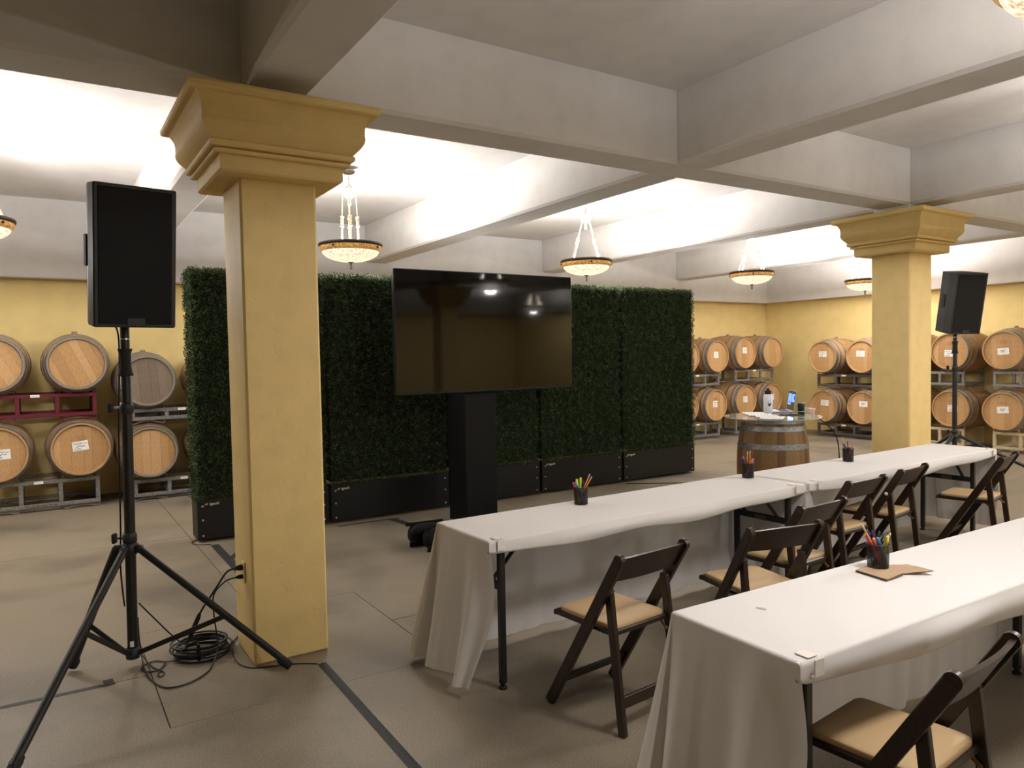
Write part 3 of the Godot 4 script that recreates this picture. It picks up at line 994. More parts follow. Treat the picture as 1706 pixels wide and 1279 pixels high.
func hedge() -> void:
	var clumps := [leaf_clump(0), leaf_clump(1), leaf_clump(2)]
	var xs := [[1.115, 2.31], [2.335, 3.63], [3.652, 4.82], [4.85, 6.07], [6.1, 7.355]]
	var labels := ["green artificial hedge panel at the left end, partly behind the big column", "green artificial hedge panel just right of the big column", "green artificial hedge panel behind the television", "green artificial hedge panel at the television's right edge", "green artificial hedge panel at the right end of the row"]
	var h0 := 0.385
	var top := 2.43
	var d := 0.27
	for i in 5:
		var x0: float = xs[i][0]; var x1: float = xs[i][1]
		var w := x1 - x0
		var t := thing("hedge_panel", labels[i], "hedge panel", Vector3((x0 + x1) / 2, 0, -6.96), 0)
		var b := MB.new()
		b.box(Vector3(0, h0 / 2 + 0.012, -d / 2), Vector3(w, h0 - 0.024, d), 0.004)
		part("planter", b, M.planter, t)
		var bolt := MB.new()
		bolt.lathe([Vector2(0.0, 0.0), Vector2(0.009, 0.0), Vector2(0.009, 0.004), Vector2(0.005, 0.008), Vector2(0.0, 0.008)], 10, Vector3.ZERO, Basis(Vector3.RIGHT, PI / 2), true)
		var bm := bolt.done()
		for x in [-w / 2 + 0.045, w / 2 - 0.045]:
			for y in [0.06, 0.2, 0.325]: part("bolt", bm, M.steel, t, Vector3(x, y, 0.0))
		b = MB.new()
		b.box(Vector3(0, (h0 + top) / 2, -d / 2), Vector3(w - 0.03, top - h0 - 0.05, d - 0.05))
		part("core", b, M.hedge_core, t)
		var logo := lettering(t, "igwall", 0.021, M.ivory, Vector3(-w / 2 + 0.145, h0 - 0.045, 0.0006), Basis(), "logo", true)
		b = MB.new()
		b.tube([Vector3(-0.084, -0.010, 0.001), Vector3(-0.070, 0.006, 0.001), Vector3(-0.058, 0.011, 0.001)], 0.002, 5)
		b.tube([Vector3(-0.072, -0.005, 0.001), Vector3(-0.065, 0.004, 0.001), Vector3(-0.061, -0.005, 0.001), Vector3(-0.052, 0.006, 0.001)], 0.002, 5)
		part("leaf_mark", b, M.ivory, logo)
		rng.seed = 500 + i
		for v in 3:
			var spots := []
			var cols := []
			var front := 1750
			for k in front:
				var p := Vector3(rng.randf_range(-w / 2 + 0.008, w / 2 - 0.008), rng.randf_range(h0 - 0.01, top - 0.01), rng.randf_range(-0.035, 0.006))
				spots.append([p, Vector3(0, 0, 1)])
			for k in 330:
				spots.append([Vector3(rng.randf_range(-w / 2 + 0.008, w / 2 - 0.008), top + rng.randf_range(-0.035, 0.006), rng.randf_range(-d, 0)), Vector3(0, 1, 0)])
			if i == 0 or i == 4:
				for k in 400:
					var sx := -1.0 if i == 0 else 1.0
					spots.append([Vector3(sx * (w / 2 + rng.randf_range(-0.03, 0.006)), rng.randf_range(h0 - 0.01, top - 0.01), rng.randf_range(-d, 0)), Vector3(sx, 0, 0)])
			var mm := MultiMesh.new()
			mm.transform_format = MultiMesh.TRANSFORM_3D
			mm.use_colors = true
			mm.mesh = clumps[v]
			mm.instance_count = spots.size()
			for k in spots.size():
				var nn: Vector3 = spots[k][1]
				var side := Vector3.UP.cross(nn) if absf(nn.y) < 0.5 else Vector3.RIGHT
				var bs := Basis(side, nn.cross(side), nn).rotated(nn, rng.randf_range(0, TAU)) * Basis.from_scale(Vector3.ONE * rng.randf_range(0.8, 1.2))
				mm.set_instance_transform(k, Transform3D(bs, spots[k][0]))
				var q := rng.randf()
				var cc := Color(0.036, 0.060, 0.019).lerp(Color(0.085, 0.125, 0.042), q * q)
				if rng.randf() < 0.05: cc = Color(0.14, 0.19, 0.08)
				mm.set_instance_color(k, cc)
			var mi := MultiMeshInstance3D.new()
			mi.name = "foliage"
			mi.multimesh = mm
			mi.material_override = M.leaf
			t.add_child(mi, true)
			mi.set_meta("kind", "stuff")
	rng.seed = 21

# ---------------------------------------------------------------- television on its stand
func television() -> void:
	var t := thing("television", "large black flat television on a black floor pedestal before the hedge", "television", Vector3(3.618, 0, -6.02))
	var tilt := Transform3D(turned(0.65, 0, 0), Vector3.ZERO).translated_local(Vector3(0, -1.845, 0)).translated(Vector3(0, 1.845, 0))
	var b := MB.new()
	b.box(Vector3(0, 1.843, -0.03), Vector3(1.965, 1.13, 0.05), 0.006)
	part("housing", b, M.bezel, t)
	b = MB.new()
	b.box(Vector3(0, 1.85, -0.0045), Vector3(1.945, 1.10, 0.003))
	part("screen", b, M.screen, t)
	b = MB.new()
	b.box(Vector3(0, 1.2905, -0.002), Vector3(1.955, 0.016, 0.008), 0.002)
	part("lower_bezel", b, M.cabinet, t)
	for o in t.get_children(): o.transform = tilt * o.transform
	b = MB.new()
	b.box(Vector3(-0.06, 1.8, -0.075), Vector3(0.6, 0.5, 0.05), 0.006)
	part("wall_bracket", b, M.black_steel, t)
	b = MB.new()
	b.box(Vector3(-0.065, 0.8, -0.28), Vector3(0.345, 1.6, 0.36), 0.006)
	part("pedestal", b, M.black_satin, t)
	for k in 2:
		var lab: String = ["black sandbag lying on the floor at the television's foot, the front one", "black sandbag at the television's foot, the one behind"][k]
		var s := thing("sandbag", lab, "sandbag", [Vector3(2.78, 0, -5.52), Vector3(2.74, 0, -5.72)][k], [0.15, -0.1][k])
		b = MB.new()
		b.pillow(Vector3(0, 0.095, 0), Vector3(0.30, 0.19, 0.13), 0.75, 0.5, turned(-8 if k == 0 else 6, 0, 0))
		part("bag", b, M.nylon, s)
		b = MB.new()
		b.box(Vector3(0, 0.186, -0.005), Vector3(0.34, 0.03, 0.012), 0.004)
		part("top_seam", b, M.nylon, s)
		b = MB.new()
		b.box(Vector3(-0.12, 0.03, 0.05), Vector3(0.07, 0.06, 0.02), 0.006, turned(20, 0, 0))
		part("flap", b, M.nylon, s)

# ---------------------------------------------------------------- speakers on tripods
func speaker(at: Vector3, turn: float, pitch: float, label: String) -> void:
	# at: where the pole enters the underside
	var t := thing("loudspeaker", label, "loudspeaker", at, turn)
	t.rotation = Vector3(pitch, turn, 0)
	var H := 0.70
	var b := MB.new()
	# plan: wide front, narrower rounded back, extruded upwards
	var poly := [Vector2(-0.188, 0.15), Vector2(-0.19, 0.04), Vector2(-0.165, -0.12), Vector2(-0.12, -0.185), Vector2(0.12, -0.185), Vector2(0.165, -0.12), Vector2(0.19, 0.04), Vector2(0.188, 0.15)]
	var up := Basis(Vector3.RIGHT, Vector3(0, 0, -1), Vector3.UP)
	var flat := []
	for p in poly: flat.append(Vector2(p.x, -p.y))
	flat.reverse()
	b.prism(flat, H, Vector3(0, 0, 0), up)
	part("cabinet", b, M.cabinet, t)
	b = MB.new()
	b.box(Vector3(0, H / 2, 0.157), Vector3(0.382, H + 0.004, 0.018), 0.007)
	part("front_frame", b, M.black_plastic, t)
	b = MB.new()
	b.box(Vector3(0, H / 2, 0.166), Vector3(0.34, H - 0.03, 0.008), 0.003)
	part("grille", b, M.grille_mesh, t)
	b = MB.new()
	b.box(Vector3(0.0, 0.028, 0.171), Vector3(0.085, 0.04, 0.006), 0.002)
	part("badge", b, M.black_plastic, t)
	b = MB.new()
	b.box(Vector3(-0.188, H * 0.53, -0.02), Vector3(0.01, 0.16, 0.06), 0.004)
	part("handle", b, M.rubber, t)
	b = MB.new()
	b.box(Vector3(0.188, H * 0.53, -0.02), Vector3(0.01, 0.16, 0.06), 0.004)
	part("handle", b, M.rubber, t)

func tripod(base: Vector3, hub_y: float, top_y: float, feet: Array, label: String, knob_dir: Vector3, lean := Vector3.ZERO) -> void:
	var t := thing("speaker_stand", label, "speaker stand", base)
	var b := MB.new()
	var P := func(y: float) -> Vector3: return Vector3(0, y, 0) + lean * (y / top_y)
	b.tube([P.call(0.045), P.call(1.40)], 0.0265, 16)
	part("lower_pole", b, M.black_steel, t)
	b = MB.new()
	b.tube([P.call(1.38), P.call(top_y)], 0.0225, 16)
	part("upper_pole", b, M.black_steel, t)
	b = MB.new()
	b.lathe([Vector2(0.0225, 1.545), Vector2(0.037, 1.545), Vector2(0.037, 1.552), Vector2(0.031, 1.57), Vector2(0.0265, 1.61), Vector2(0.0275, 1.66), Vector2(0.034, 1.68), Vector2(0.036, 1.688), Vector2(0.0225, 1.688)], 20, lean * (1.6 / top_y))
	part("grip", b, M.rubber, t)
	b = MB.new()
	b.lathe([Vector2(0.0235, 1.735), Vector2(0.0245, 1.735), Vector2(0.0245, 1.742), Vector2(0.0235, 1.742)], 16, lean * (1.73 / top_y), Basis(), true)
	part("scale_ring", b, M.steel, t)
	b = MB.new()
	b.lathe([Vector2(0.026, 1.345), Vector2(0.033, 1.35), Vector2(0.034, 1.385), Vector2(0.029, 1.405), Vector2(0.022, 1.405)], 20, lean * (1.37 / top_y))
	var cl := part("clamp", b, M.black_plastic, t)
	b = MB.new()
	var k0: Vector3 = P.call(1.378) + knob_dir * 0.03
	b.tube([k0, k0 + knob_dir * 0.04], 0.006, 8)
	part("screw", b, M.steel, cl)
	b = MB.new()
	b.box(k0 + knob_dir * 0.055, Vector3(0.02, 0.05, 0.04), 0.006, Basis(knob_dir, Vector3.UP, knob_dir.cross(Vector3.UP)))
	part("knob", b, M.rubber, cl)
	b = MB.new()
	b.lathe([Vector2(0.027, hub_y + 0.03), Vector2(0.035, hub_y + 0.035), Vector2(0.035, hub_y + 0.075), Vector2(0.027, hub_y + 0.085)], 20, P.call(0.0) + lean * 0.3)
	b.lathe([Vector2(0.027, hub_y - 0.035), Vector2(0.04, hub_y - 0.025), Vector2(0.042, hub_y + 0.02), Vector2(0.03, hub_y + 0.032)], 20, lean * 0.3)
	var hub := part("hub", b, M.black_plastic, t)
	b = MB.new()
	b.tube([Vector3(0, hub_y + 0.055, 0) + knob_dir * 0.03, Vector3(0, hub_y + 0.055, 0) + knob_dir * 0.055], 0.006, 8)
	b.box(Vector3(0, hub_y + 0.055, 0) + knob_dir * 0.075, Vector3(0.018, 0.055, 0.04), 0.007, Basis(knob_dir, Vector3.UP, knob_dir.cross(Vector3.UP)))
	part("knob", b, M.rubber, hub)
	b = MB.new()
	b.lathe([Vector2(0.0, 0.04), Vector2(0.033, 0.042), Vector2(0.035, 0.05), Vector2(0.035, 0.095), Vector2(0.028, 0.1)], 20)
	part("base_collar", b, M.black_plastic, t)
	for i in feet.size():
		var fo: Vector3 = feet[i][0] - base
		var rad: float = feet[i][1]
		var mid_q: float = feet[i][2]
		var d := Vector3(fo.x, 0, fo.z).normalized()
		var a := Vector3(0, hub_y, 0) + d * 0.06
		b = MB.new()
		b.box(Vector3(0, hub_y, 0) + d * 0.045, Vector3(0.07, 0.042, 0.036), 0.01, Basis(d, Vector3.UP, d.cross(Vector3.UP)))
		part("leg_joint", b, M.black_plastic, t)
		b = MB.new()
		b.tube([a, a.lerp(fo + Vector3(0, 0.03, 0), 0.97)], rad, 14)
		var leg := part("leg", b, M.black_steel, t)
		b = MB.new()
		var e0 := a.lerp(fo + Vector3(0, 0.022, 0), 0.93)
		b.tube([e0, e0.lerp(fo + Vector3(0, 0.022, 0), 0.35), fo + Vector3(0, 0.024, 0)], [rad + 0.003, rad + 0.006, rad + 0.002], 14)
		part("rubber_foot", b, M.rubber, leg)
		b = MB.new()
		var m0 := Vector3(0, 0.07, 0) + d * 0.03
		var m1 := a.lerp(fo, mid_q)
		b.bar(m0, m1, 0.026, 0.008, Vector3.UP, 0.002)
		part("brace", b, M.black_steel, t)
	b = MB.new()
	b.box(Vector3(-0.005, 0.125, 0.0268), Vector3(0.018, 0.03, 0.001))
	part("sticker", b, M.paper, t)

func speakers() -> void:
	# a punched-steel look: fine dots
	var im := Image.create(64, 64, false, Image.FORMAT_RGB8)
	im.fill(Color(0.085, 0.085, 0.09))
	for y in 64:
		for x in 64:
			var cy := fposmod(float(y), 32.0) - 16.0
			var cx := fposmod(float(x) + (16.0 if y >= 32 else 0.0), 32.0) - 16.0
			if cx * cx + cy * cy < 110.0: im.set_pixel(x, y, Color(0.015, 0.015, 0.018))
	M.grille_mesh = mat(Color.WHITE, 0.65, 0, 0.35)
	M.grille_mesh.albedo_texture = ImageTexture.create_from_image(im)
	M.grille_mesh.uv1_triplanar = true
	M.grille_mesh.uv1_scale = Vector3.ONE * 80.0
	var side := Vector3(-0.84, 0, -0.54).normalized()
	tripod(Vector3(0.354, 0, -4.35), 0.63, 1.835, [[Vector3(1.03, 0, -3.79), 0.0185, 0.56], [Vector3(-0.165, 0, -3.40), 0.0185, 0.42], [Vector3(0.075, 0, -4.46), 0.024, 0.62]], "black tripod speaker stand beside the big yellow column", side, Vector3(0.02, 0, 0))
	speaker(Vector3(0.39, 1.818, -4.35), deg_to_rad(7.5), deg_to_rad(8.5), "black loudspeaker high on the tripod left of the big column")
	tripod(Vector3(9.12, 0, -4.49), 0.56, 1.84, [[Vector3(9.75, 0, -3.6), 0.0185, 0.5], [Vector3(8.35, 0, -4.5), 0.022, 0.5], [Vector3(9.5, 0, -5.4), 0.0185, 0.5]], "black tripod speaker stand behind the far end of the white table", side)
	speaker(Vector3(9.12, 1.80, -4.49), deg_to_rad(-27.0), deg_to_rad(11.0), "tilted black loudspeaker on the stand right of the far column")

# ---------------------------------------------------------------- cables and tape
func smooth(pts: Array, n := 8) -> Array:
	var c := Curve3D.new()
	for i in pts.size():
		var a: Vector3 = pts[maxi(i - 1, 0)]
		var b: Vector3 = pts[mini(i + 1, pts.size() - 1)]
		var tg := (b - a) / 6.0
		c.add_point(pts[i], -tg, tg)
	var out := []
	for i in pts.size() - 1:
		for k in n: out.append(c.sample(i, float(k) / n))
	out.append(pts[pts.size() - 1])
	return out

func cable(called: String, label: String, pts: Array, r: float, cat := "cable") -> MeshInstance3D:
	var b := MB.new()
	b.tube(smooth(pts), r, 7)
	return single(called, b, M.cord, label, cat)

func V(x: float, y: float, z: float) -> Vector3:
	return Vector3(x, y, z)

func cables() -> void:
	# from the upper plug through the inline connector to the coil
	var t := thing("power_cable", "thicker black power cable from the upper outlet plug down to the coil", "cable", Vector3.ZERO)
	var b := MB.new()
	b.tube(smooth([V(0.845, 0.493, -4.122), V(0.80, 0.475, -4.14), V(0.745, 0.385, -4.17), V(0.69, 0.30, -4.19), V(0.665, 0.255, -4.2)]), 0.0055, 8)
	b.tube(smooth([V(0.615, 0.14, -4.21), V(0.60, 0.09, -4.22), V(0.585, 0.05, -4.25), V(0.61, 0.03, -4.35)]), 0.005, 8)
	part("cord", b, M.cord, t)
	b = MB.new()
	b.tube([V(0.668, 0.262, -4.2), V(0.66, 0.24, -4.2), V(0.64, 0.195, -4.205), V(0.622, 0.15, -4.21), V(0.612, 0.13, -4.21)], [0.007, 0.012, 0.0125, 0.012, 0.007], 10)
	part("connector", b, M.rubber, t)
	b = MB.new()
	b.tube([V(0.879, 0.493, -4.122), V(0.858, 0.493, -4.122), V(0.84, 0.492, -4.122)], [0.017, 0.016, 0.008], 12)
	part("plug", b, M.rubber, t)
	t = thing("power_cable", "thin black cable from the lower outlet plug looping out on the floor", "cable", Vector3.ZERO)
	b = MB.new()
	b.tube(smooth([V(0.845, 0.443, -4.122), V(0.79, 0.43, -4.13), V(0.735, 0.36, -4.16), V(0.735, 0.25, -4.18), V(0.75, 0.12, -4.2), V(0.745, 0.05, -4.17), V(0.70, 0.008, -4.08), V(0.652, 0.006, -4.0), V(0.56, 0.006, -3.93), V(0.46, 0.006, -3.94), V(0.41, 0.006, -4.08), V(0.395, 0.006, -4.25), V(0.40, 0.02, -4.40), V(0.395, 0.10, -4.45), V(0.393, 0.22, -4.46)]), 0.0042, 7)
	part("cord", b, M.cord, t)
	b = MB.new()
	b.tube([V(0.879, 0.443, -4.122), V(0.86, 0.443, -4.122), V(0.842, 0.443, -4.122)], [0.013, 0.012, 0.006], 12)
	part("plug", b, M.rubber, t)
	b = MB.new()
	var pts := []
	for i in 11 * 20 + 1:
		var a := TAU * i / 20.0
		var lay := i / 20.0
		var rr := 0.115 + 0.022 * sin(lay * 2.1) + 0.012 * sin(lay * 5.3)
		pts.append(V(0.69 + 0.015 * sin(lay * 1.7) + rr * 1.08 * cos(a), 0.007 + 0.0062 * lay, -4.31 + 0.01 * cos(lay * 2.3) + rr * sin(a)))
	b.tube(pts, 0.0056, 6)
	var coil := single("coiled_cable", b, M.cord, "round coil of black cable on the floor between stand and column", "cable coil")
	b = MB.new()
	var strap := []
	for i in 17:
		var a := TAU * i / 16.0
		strap.append(V(0.655, 0.048 + 0.047 * sin(a), -4.2 + 0.03 * cos(a)))
	b.tube(strap, 0.006, 6, false)
	part("tie_strap", b, M.nylon, coil)
	cable("speaker_cable", "black cable hanging along the left speaker pole from the loudspeaker", [V(0.315, 1.83, -4.52), V(0.345, 1.80, -4.465), V(0.352, 1.70, -4.44), V(0.345, 1.5, -4.436), V(0.335, 1.3, -4.436), V(0.33, 1.0, -4.437), V(0.325, 0.72, -4.437), V(0.318, 0.5, -4.44), V(0.33, 0.3, -4.44)], 0.0045)
	cable("speaker_cable", "thinner black cable looped beside the pole and onto the floor", [V(0.40, 0.3, -4.455), V(0.47, 0.21, -4.42), V(0.56, 0.10, -4.37), V(0.62, 0.05, -4.34)], 0.004)
	cable("floor_cable", "thin black cable ending in small loops on the floor before the stand", [V(0.60, 0.02, -4.24), V(0.53, 0.012, -4.26), V(0.50, 0.006, -4.29), V(0.455, 0.006, -4.33), V(0.40, 0.006, -4.30), V(0.385, 0.006, -4.24), V(0.42, 0.006, -4.19), V(0.47, 0.008, -4.2), V(0.50, 0.008, -4.27), V(0.47, 0.006, -4.20), V(0.445, 0.006, -4.12), V(0.462, 0.006, -4.10), V(0.475, 0.006, -4.15), V(0.43, 0.008, -4.27), V(0.395, 0.05, -4.40), V(0.385, 0.14, -4.45)], 0.0036)
	cable("floor_cable", "thin cord running round the big column's foot to the floor tape", [V(0.885, 0.004, -4.40), V(0.84, 0.004, -4.26), V(0.822, 0.004, -4.12), V(0.835, 0.004, -4.0), V(0.885, 0.004, -3.93), V(0.98, 0.004, -3.895), V(1.09, 0.004, -3.85), V(1.17, 0.004, -3.79)], 0.0034)
	cable("floor_cable", "black cable on the floor leading from the coil behind the big column", [V(0.80, 0.006, -4.25), V(0.85, 0.006, -4.34), V(0.95, 0.006, -4.5), V(1.15, 0.006, -4.75)], 0.0048)
	cable("floor_cable", "black cable on the floor leaving the hedge's right end", [V(6.05, 0.005, -6.86), V(6.4, 0.005, -6.62), V(6.75, 0.005, -6.38), V(7.1, 0.005, -6.1)], 0.006)
	cable("floor_cable", "thin cable sticking out under the hedge's left corner", [V(1.14, 0.004, -7.1), V(1.075, 0.004, -7.03), V(1.08, 0.004, -6.93), V(1.14, 0.004, -6.87), V(1.2, 0.004, -6.85)], 0.004)
	# tape laid on the floor: thin strips
	var strip := func(label: String, a: Vector2, c: Vector2, w: float, curl := 0.0) -> void:
		var m := MB.new()
		var dir := (c - a)
		var n := dir.orthogonal().normalized() * w * 0.5
		var rows := []
		for q in [[-1.0, 0.0006], [-0.98, 0.0016], [-0.35, 0.0022], [-0.2, 0.0034], [0.2, 0.0034], [0.35, 0.0022], [0.98, 0.0016], [1.0, 0.0006]]:
			var row := []
			for i in 13:
				var p: Vector2 = a + dir * (i / 12.0) + n * q[0]
				row.append(Vector3(p.x, q[1] + 0.0006 * sin(i * 2.3 + q[0] * 3.0) * (1.0 - absf(q[0])), p.y))
			rows.append(row)
		m.grid(rows, n.x * dir.y - n.y * dir.x < 0.0)
		single("floor_tape", m, M.tape, label, "floor tape")
	strip.call("long black floor tape running from the big column towards the camera", Vector2(1.195, -3.79), Vector2(1.165, -1.6), 0.046)
	strip.call("narrow dark floor tape leading in from the left edge", Vector2(-1.6, -4.215), Vector2(0.215, -4.166), 0.034)
	var m := MB.new()
	m.box(Vector3(0.228, 0.0026, -4.187), Vector3(0.045, 0.0035, 0.075), 0.001, Basis(Vector3.UP, 0.1))
	single("floor_tape", m, M.tape, "small square of dark tape ending the left strip", "floor tape")
	strip.call("black floor tape between hedge and big column", Vector2(1.225, -6.82), Vector2(1.22, -5.3), 0.07)
	strip.call("short black tape end crossing beside the big column", Vector2(1.22, -6.2), Vector2(1.5, -6.75), 0.05)
	strip.call("black floor tape from the hedge to the television's foot", Vector2(2.9, -6.84), Vector2(3.02, -5.95), 0.09)
	strip.call("black tape strip along the hedge's foot by the sandbags", Vector2(2.35, -6.84), Vector2(2.98, -6.83), 0.03)

# ---------------------------------------------------------------- tables
const TOP := 0.745

func folding_table(at: Vector3, turn: float, L: float, W: float, inset_l: float, inset_r: float, label: String) -> void:
	var t := thing("folding_table", label, "table", at, turn)
	var b := MB.new()
	b.box(Vector3(0, 0.73, 0), Vector3(L - 0.012, 0.022, W - 0.012), 0.004)
	part("tabletop", b, M.black_plastic, t)
	for e in [-1.0, 1.0]:
		var x: float = e * (L / 2 - (inset_l if e < 0 else inset_r))
		var zz := W / 2 - 0.045
		for z in [zz, -zz]:
			b = MB.new()
			b.box(Vector3(x, 0.375, z), Vector3(0.032, 0.69, 0.032), 0.004)
			var leg := part("leg", b, M.black_steel, t)
			b = MB.new()
			b.lathe([Vector2(0.0, 0.0), Vector2(0.021, 0.0), Vector2(0.021, 0.01), Vector2(0.012, 0.014), Vector2(0.012, 0.03), Vector2(0.019, 0.03), Vector2(0.019, 0.045), Vector2(0.0, 0.045)], 14, Vector3(x, 0, z), Basis(), true)
			part("foot_cap", b, M.rubber, leg)
			b = MB.new()
			b.box(Vector3(x, 0.70, z), Vector3(0.05, 0.04, 0.05), 0.004)
			part("bracket", b, M.black_steel, leg)
			b = MB.new()
			b.bar(Vector3(x - e * 0.005, 0.52, z * 0.62), Vector3(x - e * 0.20, 0.715, z * 0.62), 0.022, 0.012, Vector3.BACK, 0.002)
			part("brace", b, M.black_steel, t)
		b = MB.new()
		b.box(Vector3(x, 0.50, 0), Vector3(0.024, 0.04, 2 * zz), 0.004)
		var cb := part("cross_bar", b, M.black_steel, t)
		b = MB.new()
		b.box(Vector3(x + 0.0135 * 1.0, 0.50, 0.0), Vector3(0.001, 0.026, 0.09))
		b.box(Vector3(x - 0.0135 * 1.0, 0.50, 0.0), Vector3(0.001, 0.026, 0.09))
		part("sticker", b, M.ink_soft, cb)

# a cloth pulled over the table: back and ends fall to the floor, the front is turned up short
func tablecloth(at: Vector3, turn: float, L: float, W: float, seed_: int, label: String, hang_end: float, hang_mid: float, roll: float, back_lift := Vector2.ZERO, corner_fold := 0.0, flare_l := 0.10, flare_r := 0.10) -> void:
	var t := thing("tablecloth", label, "tablecloth", at, turn)
	rng.seed = seed_
	var hx := L / 2 + 0.004; var hz := W / 2 + 0.004
	var b := MB.new()
	var g := []
	var ph := rng.randf_range(0, 6.0)
	for i in 17:
		var row := []
		for j in 61:
			var x := lerpf(-hx, hx, j / 60.0)
			var z := lerpf(-hz, hz, i / 16.0)
			var edge := minf(minf(hx - absf(x), hz - absf(z)) / 0.08, 1.0)
			var y := TOP + edge * 0.0012 * (sin(x * 9.0 + ph) * sin(z * 14.0 + ph * 2.0) + 0.7 * sin(x * 23.0 + z * 17.0))
			row.append(Vector3(x, y, z))
		g.append(row)
	b.grid(g, true)
	part("top", b, M.cloth, t)
	# skirt: left end, back, right end in one sweep
	var path := []       # [edge point, outward normal, where]
	var n_end := 40; var n_back := 120
	for i in n_end + 1: path.append([Vector3(-hx, TOP, lerpf(hz, -hz, float(i) / n_end) + (0.012 if i == 0 else 0.0)), Vector3(-1, 0, 0), 0, float(i) / n_end])
	for i in range(1, 10):
		var a := PI / 2 * i / 10.0
		path.append([Vector3(-hx, TOP, -hz), Vector3(-cos(a), 0, -sin(a)), 1, i / 10.0])
	for i in n_back + 1: path.append([Vector3(lerpf(-hx, hx, float(i) / n_back), TOP, -hz), Vector3(0, 0, -1), 2, float(i) / n_back])
	for i in range(1, 10):
		var a := PI / 2 * i / 10.0
		path.append([Vector3(hx, TOP, -hz), Vector3(sin(a), 0, -cos(a)), 3, i / 10.0])
	for i in n_end + 1: path.append([Vector3(hx, TOP, lerpf(-hz, hz, float(i) / n_end) + (0.012 if i == n_end else 0.0)), Vector3(1, 0, 0), 4, float(i) / n_end])
	var p1 := rng.randf_range(0, 6.0); var p2 := rng.randf_range(0, 6.0); var p3 := rng.randf_range(0, 6.0)
	g = []
	var rows := 26
	for q in rows + 1:
		g.append([])
	var s := 0.0
	for k in path.size():
		var e: Vector3 = path[k][0]
		var nn: Vector3 = path[k][1]
		var w: int = path[k][2]
		var f: float = path[k][3]
		if k > 0: s += (e - (path[k - 1][0] as Vector3)).length() + 0.012 * (1.0 if w == 1 or w == 3 else 0.0)
		var endness := 1.0 if w == 0 or w == 4 else (0.25 if w == 2 else 0.9)
		var hem := 0.035 if w == 2 else 0.05
		if w == 2 and back_lift.x != 0.0:
			var dx: float = (e.x - back_lift.x) / 0.2
			hem += back_lift.y * exp(-dx * dx)
		var rip_k := 1.0
		if (w <= 1 and flare_l < 0.05) or (w >= 3 and flare_r < 0.05): rip_k = 0.25
		for q in rows + 1:
			var v := float(q) / rows
			var y := 0.0; var out := 0.0
			var rr := 0.012
			if q <= 4:
				var a := PI / 2 * q / 4.0
				out = rr * sin(a); y = TOP - rr * (1.0 - cos(a))
				v = 0.0
			else:
				v = float(q - 4) / (rows - 4)
				y = lerpf(TOP - rr, hem, v)
				out = rr
			var flare := (flare_l if w == 0 else (flare_r if w == 4 else 0.015)) * pow(v, 1.15)
			if w == 1 or w == 3: flare = ((flare_l if w == 1 else flare_r) * 1.2 + 0.03) * pow(v, 1.1)
			if w == 2: flare += 0.11 * pow(v, 1.1) * (exp(-f * 22.0) * flare_l * 10.0 + exp(-(1.0 - f) * 22.0) * flare_r * 10.0)
			var rip := pow(v, 0.8) * endness * rip_k * (0.024 * sin(s * 26.0 + p1) + 0.014 * sin(s * 43.0 + p2) + 0.014 * sin(s * 15.0 + p3))
			rip += pow(v, 0.6) * 0.012 * endness * pow(maxf(0.0, sin(s * 26.0 + p1 + 0.8)), 6.0)
			if w == 2: rip += 0.006 * v * sin(s * 9.0 + p2) + 0.0035 * sin(s * 37.0 + p3) * v
			var pos := Vector3(e.x, y, e.z) + nn * (out + flare + rip)
			# the free front edges of the end falls swing and curl
			if w == 0 or w == 4:
				var fr := (1.0 - f) if w == 0 else f
				var free := pow(fr, 6.0)
				pos.z += free * (0.035 * sin(v * 5.2) * v + 0.02 * v)
				pos += nn * (free * 0.05 * sin(v * 3.4) * -1.0 * (1.0 if w == 0 else 0.4))
				pos += Vector3(0, 0, -0.015) * free * v
			g[q].append(pos)
	b = MB.new()
	b.grid(g, false)
	part("skirt", b, M.cloth, t)
	# short front fall with its turned-up roll
	g = []
	for q in 15:
		var row := []
		var v := q / 14.0
		for j in 81:
			var f := j / 80.0
			var x := lerpf(-hx - 0.012, hx + 0.012, f)
			var hang := hang_end + (hang_mid - hang_end) * pow(sin(PI * clampf(f, 0.0, 1.0)), 0.6) + 0.012 * sin(f * 17.0 + p1) * sin(PI * f)
			var y: float; var z: float
			if q <= 4:
				var a := PI / 2 * q / 4.0
				y = TOP - 0.012 * (1.0 - cos(a)); z = hz + 0.012 * sin(a)
			elif q <= 11:
				var vv := (q - 4) / 7.0
				y = lerpf(TOP - 0.012, TOP - hang, vv)
				z = hz + 0.012 + roll * sin(PI * vv) * sin(PI * clampf(f, 0, 1)) * (0.75 + 0.25 * sin(f * 21.0 + p2))
			else:
				var a2 := PI * (q - 11) / 3.0
				y = TOP - hang - 0.009 * sin(a2)
				z = hz + 0.012 - 0.010 * (1.0 - cos(a2))
			row.append(Vector3(x, y, z))
		g.append(row)
	b = MB.new()
	b.grid(g, true)
	part("front_fall", b, M.cloth, t)
	if corner_fold > 0.0:       # loose corner of cloth pulled out beside the clip at the right end
		g = []
		for i in 13:
			var row := []
			for j in 9:
				var f := i / 12.0
				var v := j / 8.0
				var wdt := corner_fold * (1.0 - f * 0.55)
				row.append(Vector3(hx - 0.02 + 0.02 * v + 0.05 * sin(f * 2.4) * v + 0.03 * f, TOP - 0.005 - f * corner_fold * 2.6 + 0.01 * v, hz + 0.012 + 0.025 * sin(PI * v) * (0.4 + f) - wdt * v * 0.55))
			g.append(row)
		b = MB.new()
		b.grid(g)
		part("loose_fold", b, M.cloth, t)

